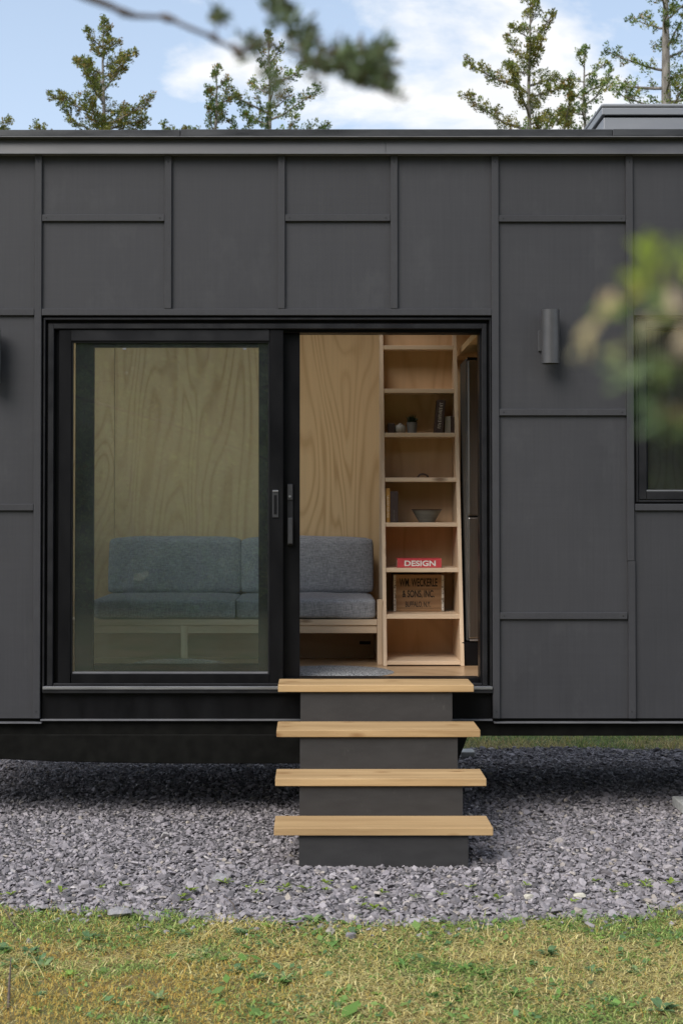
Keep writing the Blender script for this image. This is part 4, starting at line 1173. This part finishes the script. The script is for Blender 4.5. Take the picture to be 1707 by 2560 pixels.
# ------------------------------------------------------------------ stairs
steps = thing('entry_stairs', 'charcoal box stairs with four golden wood treads below the open door', 'stairs', (0.33, -0.55, 0))
TX0, TX1 = [], []
TR = [(-0.29, 0.785, 588.5 + 50, 1087.5), (-0.575, 0.589, 635, 1102.5), (-0.83, 0.389, 632, 1116.5), (-1.09, 0.194, 629, 1132)]
yb_prev = -0.003
for i, (yf, zt_, ua, ub) in enumerate(TR):
    vv = (1573, 1676, 1788, 1901)[i]
    p0, p1 = P(ua, vv, yf), P(ub, vv, yf)
    zt_ = p0.z
    back = yb_prev
    th = 0.0375
    tr = box('tread', p0.x, p1.x, yf, back, zt_ - th, zt_, M['tread'], steps, 0.0035, 2)
    rz0 = 0.0 if i == 3 else P(ua, (1656, 1762, 1871)[i], TR[i][0] + .02).z - 0.03
    ry = yf + 0.020
    box('riser', -0.072, 0.733, ry, ry + .018, max(rz0, 0.004), zt_ - th - .0005, M['riser'], steps, 0.001)
    yb_prev = ry - .0008
    # side boards
    for x0, x1 in ((-0.070, -0.052), (0.713, 0.731)):
        box('side_board', x0, x1, ry + .0185, (-0.003 if i == 0 else TR[i - 1][0] + .0195), 0.004, zt_ - th - .0007, M['riser'], steps, 0.001)

# ------------------------------------------------------------------ concrete pieces
pv = G(1560, 1874)
pvx = (1701.7 - VPX) * 8.25 / F
box('concrete_paver', pvx, pvx + .42, 0.10, 0.40, 0.012, 0.066, M['concrete'], None, 0.004)
tag(bpy.context.scene.objects['concrete_paver'], 'pale concrete paver lying in the gravel under the window', 'paver')
pb = G(1072, 1741)
cbk = box('concrete_block', pb.x - .05, pb.x + .05, pb.y - .05, pb.y + .10, 0.006, 0.05, M['concrete'], None, 0.005)
tag(cbk, 'grey support block on the gravel behind the stairs under the house', 'block')

# ------------------------------------------------------------------ bookcase ladder
YF0, SL = 0.79, 0.46 / 2.06
YBK = 1.34
def yfront(z): return YF0 + SL * (z - FZ)
def on_front(u, v):
    y = 1.0
    for _ in range(12): y = yfront(P(u, v, y).z)
    return P(u, v, y)
bk = thing('ladder_bookcase', 'tall pine ladder bookcase with sloping front and plywood back', 'bookcase', (0.66, 1.05, FZ))
bx0, bx1, tk = 0.417, 0.906, 0.023
ztop = 3.05
for a, b in ((bx0, bx0 + tk), (bx1 - tk, bx1)):
    prism('side', [(yfront(FZ), FZ + .001), (YBK, FZ + .001), (YBK, ztop), (yfront(ztop) - .001, ztop)], 'x', a, b, M['pine'], bk, 0.0015)
box('back_panel', bx0 + tk + .0003, bx1 - tk - .0003, YBK - .012, YBK - .0005, FZ + .002, ztop, M['ply2'], bk, 0.0)
SHV = [1420.0 * 0 + q for q in (1536.4, 1420, 1306.4, 1194, 1082, 972, 863.6)]
SZ = []
for vs in SHV:
    p = on_front(1010 / K, vs / K); SZ.append(p.z)
    y0 = yfront(p.z) + .002
    box('shelf', bx0 + tk + .0003, bx1 - tk - .0003, y0, max(YBK - .0125, y0 + .04), p.z - .026, p.z, M['pineh'], bk, 0.0015)
box('bottom_board', bx0 + tk + .0003, bx1 - tk - .0003, YF0 + .006, YBK - .0125, FZ + .008, FZ + .030, M['pineh'], bk, 0.0015)

# ------------------------------------------------------------------ things on the shelves
def sxp(us, k, y): return (us - VPX) * (y - CAM.y) / F
def on_shelf(k): return SZ[k] + .0006
# crate
y = 1.10; z = on_shelf(0)
x0, x1 = sxp(983, 0, y), sxp(1108.6, 0, y); h = 0.232
cr_ = thing('wooden_crate', 'old brown wooden bottle crate with stencilled black lettering and metal corner straps', 'crate', ((x0 + x1) / 2, y, z))
bz = [z, z + .030, z + .117, z + .1175 + .062 + .03, z + h]
for a, b in ((z, z + .022), (z + .0235, z + .142), (z + .1435, z + h)):
    box('board', x0 + .001, x1 - .001, y, y + .012, a, b, M['crate'], cr_, 0.0012)
box('board', x0 + .001, x1 - .001, y + .188, y + .2, z, z + h, M['crate'], cr_, 0.0012)
box('side_board', x0 + .001, x0 + .013, y + .0123, y + .1877, z, z + h, M['crate'], cr_, 0.0012)
box('side_board', x1 - .013, x1 - .001, y + .0123, y + .1877, z, z + h, M['crate'], cr_, 0.0012)
for a in (x0, x1 - .015):
    s_ = box('corner_strap', a, a + .015, y - .002, y + .03, z + .002, z + h - .002, M['tin'], cr_, 0.0005)
    for k in range(5):
        b_ = bmesh.new(); bmesh.ops.create_cone(b_, cap_ends=True, segments=8, radius1=.0028, radius2=.002, depth=.0012,
            matrix=Matrix.Translation((a + .0075, y - .0026, z + .028 + k * .042)) @ Matrix.Rotation(R(90), 4, 'X'))
        place('nail', bm_mesh(b_, 'nail'), M['ink'], s_)
def text(name, body, x, y_, z_, height, width, mat, parent, bold=0.0, rot=None):
    cu = bpy.data.curves.new(name, 'FONT'); cu.body = body; cu.align_x = 'CENTER'; cu.align_y = 'CENTER'; cu.extrude = 0.01; cu.offset = bold
    o = bpy.data.objects.new('tmp_text', cu); C.objects.link(o)
    me = bpy.data.meshes.new_from_object(o.evaluated_get(bpy.context.evaluated_depsgraph_get()))
    bpy.data.objects.remove(o); bpy.data.curves.remove(cu)
    co = np.array([v.co for v in me.vertices]); mn, mxx = co.min(0), co.max(0)
    s = np.array([width / (mxx[0] - mn[0]), height / (mxx[1] - mn[1]), 0.0006 / max(1e-6, mxx[2] - mn[2])])
    co = (co - (mn + mxx) / 2) * s
    W = np.stack([co[:, 0], -co[:, 2], co[:, 1]], 1)
    if rot is not None: W = W @ np.array(Matrix.Rotation(rot, 3, 'Y')).T
    W += np.array([x, y_, z_])
    me.vertices.foreach_set('co', W.ravel()); me.update()
    me.materials.clear()
    return place(name, me, mat, parent)
bpy.context.view_layer.update()
def crz(v): return P(1040 / K, v / K, y).z
xm = (x0 + x1) / 2
text('lettering', 'WM. WECKERLE', sxp(1045, 0, y), y - .0004, crz(1456), 0.0525, 0.237, M['ink'], cr_, 0.022)
text('lettering', '& SONS, INC.', sxp(1045, 0, y), y - .0004, crz(1486), 0.0525, 0.200, M['ink'], cr_, 0.022)
text('lettering', 'BUFFALO, N.Y.', sxp(1044, 0, y), y - .0004, crz(1511.5), 0.040, 0.157, M['ink'], cr_, 0.02)
# design book
y = yfront(SZ[1]) + .03; z = on_shelf(1)
bkx0, bkx1 = sxp(992.5, 0, y), sxp(1103, 0, y)
hh_ = 0.0555
db = thing('red_book', 'thick red book lying flat, DESIGN in white on its spine', 'book', ((bkx0 + bkx1) / 2, y, z))
box('spine', bkx0, bkx1, y, y + .004, z, z + hh_, M['redbook'], db, 0.0015)
box('cover', bkx0, bkx1, y + .0042, y + .20, z, z + .003, M['redbook'], db, 0.0)
box('cover', bkx0, bkx1, y + .0042, y + .20, z + hh_ - .003, z + hh_, M['redbook'], db, 0.0)
box('pages', bkx0 + .004, bkx1 - .004, y + .0045, y + .195, z + .0032, z + hh_ - .0032, M['paper'], db, 0.0)
text('lettering', 'DESIGN', (bkx0 + bkx1) / 2 + .004, y - .0004, z + hh_ / 2 - .001, 0.0345, 0.191, M['white'], db, 0.028)
# bowl and books
y = yfront(SZ[2]) + .14; z = on_shelf(2)
bxc = sxp(1066, 0, y); rb = 0.094
lathe('stoneware_bowl', [(0, z + .006), (.03, z + .006), (.045, z), (.05, z), (.052, z + .006), (.068, z + .034), (.084, z + .062), (rb - .001, z + .079), (rb, z + .0795), (rb - .005, z + .080), (rb - .012, z + .062), (.06, z + .03), (.03, z + .014), (0, z + .012)], bxc, y, M['bowl'], None, 48)
bw = bpy.context.scene.objects['stoneware_bowl']; tag(bw, 'grey glazed stoneware bowl with dark brown rim on the shelf', 'bowl')
lathe('rim', [(rb - .0045, z + .077), (rb + .0008, z + .077), (rb + .0012, z + .0805), (rb - .002, z + .0825), (rb - .006, z + .0805)], bxc, y, M['brown'], bw, 48)
def book(x0, x1, y, z, h, d, mat, label, marks=None, tilt=0.0, title=None):
    b = thing('book', label, 'book', ((x0 + x1) / 2, y + d / 2, z), 'books standing on the shelves')
    w_ = x1 - x0
    box('spine', x0, x1, y, y + .004, z, z + h, mat, b, 0.001)
    box('cover', x0, x0 + .0025, y + .0042, y + d, z, z + h, mat, b, 0.0)
    box('cover', x1 - .0025, x1, y + .0042, y + d, z, z + h, mat, b, 0.0)
    box('pages', x0 + .0028, x1 - .0028, y + .0045, y + d - .004, z + .003, z + h - .003, M['paper'], b, 0.0)
    if marks:
        mm, z0, z1, ww = marks
        rr = random.Random(int(z * 1e4) + int(x0 * 1e4))
        bm_ = bmesh.new(); zc_ = z + z0
        while zc_ < z + z1:
            l_ = rr.uniform(.004, .010)
            cxx = (x0 + x1) / 2
            box_bm(bm_, cxx - w_ * ww / 2 * rr.uniform(.5, 1), cxx + w_ * ww / 2 * rr.uniform(.5, 1), y - .0005, y, zc_, zc_ + l_ * .35)
            if rr.random() < .7: box_bm(bm_, cxx - w_ * ww / 2, cxx - w_ * ww / 2 + .002, y - .0005, y, zc_, zc_ + l_)
            zc_ += l_ * 1.25
        place('spine_print', bm_mesh(bm_, 'spine_print'), mm, b)
    b.rotation_euler = (0, tilt, 0)
    return b
y = yfront(SZ[2]) + .015
book(sxp(965.5, 0, y), sxp(974.5, 0, y), y, z, .212, .15, M['yellowbook'], 'slim ochre book against the bookcase side', (M['paper'], .03, .17, .55))
book(sxp(975.2, 0, y), sxp(995, 0, y), y, z, .193, .15, M['brownbook'], 'thick dark brown book leaning on the ochre book', (M['greypot'], .01, .075, .16))
# loop handle
y = yfront(SZ[3]) + .10; z = on_shelf(3)
p0_ = sxp(1057, 0, y)
bm_ = bmesh.new(); rr_ = .030
pts = [(p0_ + rr_ * math.cos(a) * 1.05, y, z + .019 * math.sin(a) * (1.0 if 0 < a < math.pi else 0)) for a in np.linspace(0, math.pi, 15)]
pts = [(pts[0][0], y, z - .0)] + pts[1:-1] + [(pts[-1][0], y, z)]
w_ = Wood(); w_.add(np.array(pts) + np.array([0, 0, .004]), [.006] * len(pts), 8)
lh = place('wooden_loop', w_.mesh('wooden_loop'), M['brown'])
lh.data.materials[0] = M['brown']
tag(lh, 'small brown arched wooden loop standing on the shelf above the bowl', 'ornament')
# upper shelf pieces
y = yfront(SZ[4]) + .05; z = on_shelf(4)
bb = box('dark_box', sxp(970, 0, y), sxp(987, 0, y), y + .01, y + .06, z, z + .062, M['brownbook'], None, 0.002); tag(bb, 'small dark box at the end of the shelf beside the cream jar', 'box')
cxj = sxp(1001, 0, y)
lathe('cream_jar', [(0, z), (.026, z), (.035, z + .012), (.0365, z + .03), (.031, z + .048), (.022, z + .054), (.012, z + .056), (.009, z + .064), (0, z + .066)], cxj, y + .04, M['ceramic'], None, 32)
tag(bpy.context.scene.objects['cream_jar'], 'squat cream ceramic jar with a lid on the shelf', 'jar')
cxp = sxp(1031, 0, y)
pt = thing('potted_plant', 'little dark spiky plant in a grey pot on the shelf', 'plant', (cxp, y + .045, z))
lathe('pot', [(0, z), (.029, z), (.034, z + .071), (.031, z + .071), (.029, z + .06), (0, z + .058)], cxp, y + .045, M['greypot'], pt, 32)
r_ = np.random.default_rng(8)
n_ = 260
dd = r_.normal(size=(n_, 3)); dd[:, 2] = np.abs(dd[:, 2]) + .5
cc0 = np.c_[r_.normal(0, .010, (n_, 2)), r_.uniform(0, .03, n_)] + np.array([cxp, y + .045, z + .06])
V = kites(cc0, dd, r_.uniform(.018, .042, n_), np.full(n_, .0035), r_)
place('foliage', soup('foliage', V, 4, np.repeat(np.array([[.03, .045, .02]]) * r_.uniform(.6, 1.3, (n_, 1)), 4, 0)), M['leaf'], pt)
book(sxp(1086, 0, y), sxp(1106, 0, y), y - .02, z, .208, .13, M['brownbook'], 'tall dark book tilted on the shelf with pale spine lettering', (M['paper'], .03, .19, .42), tilt=0.09)
vs_ = box('pale_block', sxp(1110.5, 0, y), sxp(1127, 0, y), y, y + .05, z, z + .106, M['ceramic'], None, 0.003); tag(vs_, 'plain pale upright block beside the tilted dark book', 'block')
book(sxp(1128, 0, y), sxp(1133.5, 0, y), y, z, .11, .1, M['brownbook'], 'thin black book against the bookcase side by the pale block')

# ------------------------------------------------------------------ sofa
def cushion(name, x0, x1, y0, y1, z0, z1, rad, puff, mat, parent, tilt=0.0, seed=0, n=14):
    bm = bmesh.new()
    bmesh.ops.create_cube(bm, size=2)
    bmesh.ops.subdivide_edges(bm, edges=bm.edges, cuts=n, use_grid_fill=True)
    c = Vector(((x0 + x1) / 2, (y0 + y1) / 2, (z0 + z1) / 2)); h = Vector(((x1 - x0) / 2, (y1 - y0) / 2, (z1 - z0) / 2))
    r = np.random.default_rng(seed); ph = r.uniform(0, 6, 8)
    for v in bm.verts:
        p = v.co.copy()
        q = Vector([math.copysign(abs(p[i]) ** 0.75, p[i]) * h[i] for i in range(3)])
        inner = Vector([max(-(h[i] - rad), min(h[i] - rad, q[i])) for i in range(3)])
        d = q - inner
        if d.length > 1e-6:
            # project to rounded box
            q = inner + d.normalized() * min(rad, d.length if d.length < rad else rad)
        e = (1 - p.x * p.x), (1 - p.y * p.y), (1 - p.z * p.z)
        q.y += puff * p.y * e[0] * e[2]; q.z += puff * p.z * e[0] * e[1]; q.x += puff * .5 * p.x * e[1] * e[2]
        wv = 0.003 * math.sin(9 * q.x + ph[0]) * math.sin(11 * q.z + ph[1]) + 0.002 * math.sin(23 * q.x + 13 * q.z + ph[2])
        q.y += wv; q.z += wv * .8
        if tilt:
            q.y += (q.z + h.z) * tilt
        v.co = q + c
    me = bm_mesh(bm, name, True)
    o = place(name, me, mat, parent)
    return o
def piping(o): pass
YSF = 0.87
sofa = thing('built_in_sofa', 'pine platform sofa with blue grey linen cushions along the plywood wall', 'sofa', (-0.55, 1.3, FZ))
sx0, sx1 = X(155, YSF, 1400), X(866, YSF, 1400)
zA_, zB_ = P(800, 1549 / K, YSF).z, P(800, 1563 / K, YSF).z
zC_ = P(800, 1583 / K, YSF + .012).z
box('seat_board', sx0, sx1 - .001, YSF, YW - .002, zB_, zA_, M['pineh'], sofa, 0.002)
box('front_rail', sx0, sx1 - .001, YSF + .012, YSF + .034, zC_, zB_ - .0005, M['pineh'], sofa, 0.002)
zP = P(870, 1499 / K, YSF - .01).z
box('end_post', sx1, sx1 + .031, YSF - .012, YSF + .03, FZ + .001, zP, M['pine'], sofa, 0.002)
box('end_panel', sx1 + .004, sx1 + .028, YSF + .0305, YW - .002, FZ + .001, zA_, M['pine'], sofa, 0.002)
xm_ = X(423, YSF, 1480)
box('leg', xm_ - .020, xm_ + .020, YSF + .004, YSF + .0115, FZ + .001, zB_ - .001, M['pine'], sofa, 0.002)
box('leg', xm_ - .016, xm_ + .016, YSF + .0345, YSF + .075, FZ + .001, zB_ - .001, M['pine'], sofa, 0.002)
box('leg', sx0, sx0 + .035, YSF + .0345, YSF + .075, FZ + .001, zB_ - .001, M['pine'], sofa, 0.002)
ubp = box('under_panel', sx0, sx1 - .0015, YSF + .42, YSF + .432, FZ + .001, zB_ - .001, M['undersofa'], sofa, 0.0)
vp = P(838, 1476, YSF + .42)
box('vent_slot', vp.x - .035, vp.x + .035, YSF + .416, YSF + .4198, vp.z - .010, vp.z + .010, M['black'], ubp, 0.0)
cm = X(541, YSF, 1400)
xsl = X(213, YSF + .0, 1400)
cushion('seat_cushion', xsl, cm, YSF + .005, YW - .10, zA_ + .002, zA_ + .125, .022, .008, M['fabric'], sofa, seed=1)
cushion('seat_cushion', cm + .002, X(862.5, YSF, 1400), YSF + .005, YW - .10, zA_ + .002, zA_ + .125, .022, .008, M['fabric'], sofa, seed=2)
ybc = 1.47
zb_ = zA_ + .128; ztc = P(700, 1236, ybc + .05).z
cm2 = X(552, ybc, 1300)
cushion('back_cushion', X(248, ybc, 1300), cm2, ybc, ybc + .15, zb_, ztc, .026, .014, M['fabric'], sofa, 0.22, 3)
cushion('back_cushion', cm2 + .002, X(857, ybc, 1300), ybc, ybc + .15, zb_, ztc, .026, .014, M['fabric'], sofa, 0.22, 4)

# ------------------------------------------------------------------ rugs
def disc(name, cx_, cy_, rx, ry, z0, h, mat, n=96, rings=14):
    bm = bmesh.new(); r = random.Random(3)
    V = [[bm.verts.new((cx_ + rx * (k / rings) * math.cos(2 * math.pi * i / n), cy_ + ry * (k / rings) * math.sin(2 * math.pi * i / n), z0 + h * (1 - (k / rings) ** 8) + (0.0018 if k % 2 else -0.001) * (k < rings))) for i in range(n)] for k in range(1, rings + 1)]
    c = bm.verts.new((cx_, cy_, z0 + h))
    for i in range(n): bm.faces.new((c, V[0][i], V[0][(i + 1) % n]))
    for a, b in zip(V, V[1:]):
        for i in range(n): bm.faces.new((a[i], b[i], b[(i + 1) % n], a[(i + 1) % n]))
    bm.faces.new(list(reversed(V[-1])))
    bmesh.ops.recalc_face_normals(bm, faces=bm.faces)
    return place(name, bm_mesh(bm, name, False), mat)
o = disc('round_rug', 0.09, 0.47, 0.375, 0.315, FZ + .001, 0.012, M['rug']); tag(o, 'speckled grey braided rug on the floor inside the open doorway', 'rug')
o = disc('floor_cushion', -0.79, 0.50, 0.33, 0.30, FZ + .001, 0.055, M['rug']); tag(o, 'round woven grey floor cushion seen through the closed glass', 'cushion')

# ------------------------------------------------------------------ fridge
fy = 0.80
fr = thing('fridge', 'tall steel fridge with a two part door beside the ladder bookcase', 'fridge', (1.15, fy + .2, FZ))
fx0, fx1 = (1169 - VPX) * (fy - CAM.y) / F, 1.40
zf = lambda v: P(1080, v / K, fy).z
fxb = fx0 - .006
box('cabinet', fxb, fx1, fy + .052, fy + .40, zf(1604), zf(894), M['fridgeside'], fr, 0.006, 2)
box('door', fx0, fx1, fy, fy + .050, zf(1289.5), zf(899), M['steel'], fr, 0.010, 3)
box('door', fx0, fx1, fy, fy + .050, zf(1597), zf(1292.5), M['steel'], fr, 0.010, 3)
box('top_cap', fx0, fx1, fy + .002, fy + .051, zf(898.6), zf(893), M['black'], fr, 0.001)
box('hinge', fx0 + .01, fx0 + .06, fy + .01, fy + .04, zf(1603), zf(1597.6), M['alu'], fr, 0.001)
box('plinth', fx0 - .035, fx1, fy + .02, fy + .40, FZ + .001, zf(1606), M['black'], fr, 0.002)

print('tris', sum(len(me.loop_triangles) if not me.calc_loop_triangles() else 0 for me in bpy.data.meshes))
print('stones', ng, 'objects', len(bpy.data.objects))
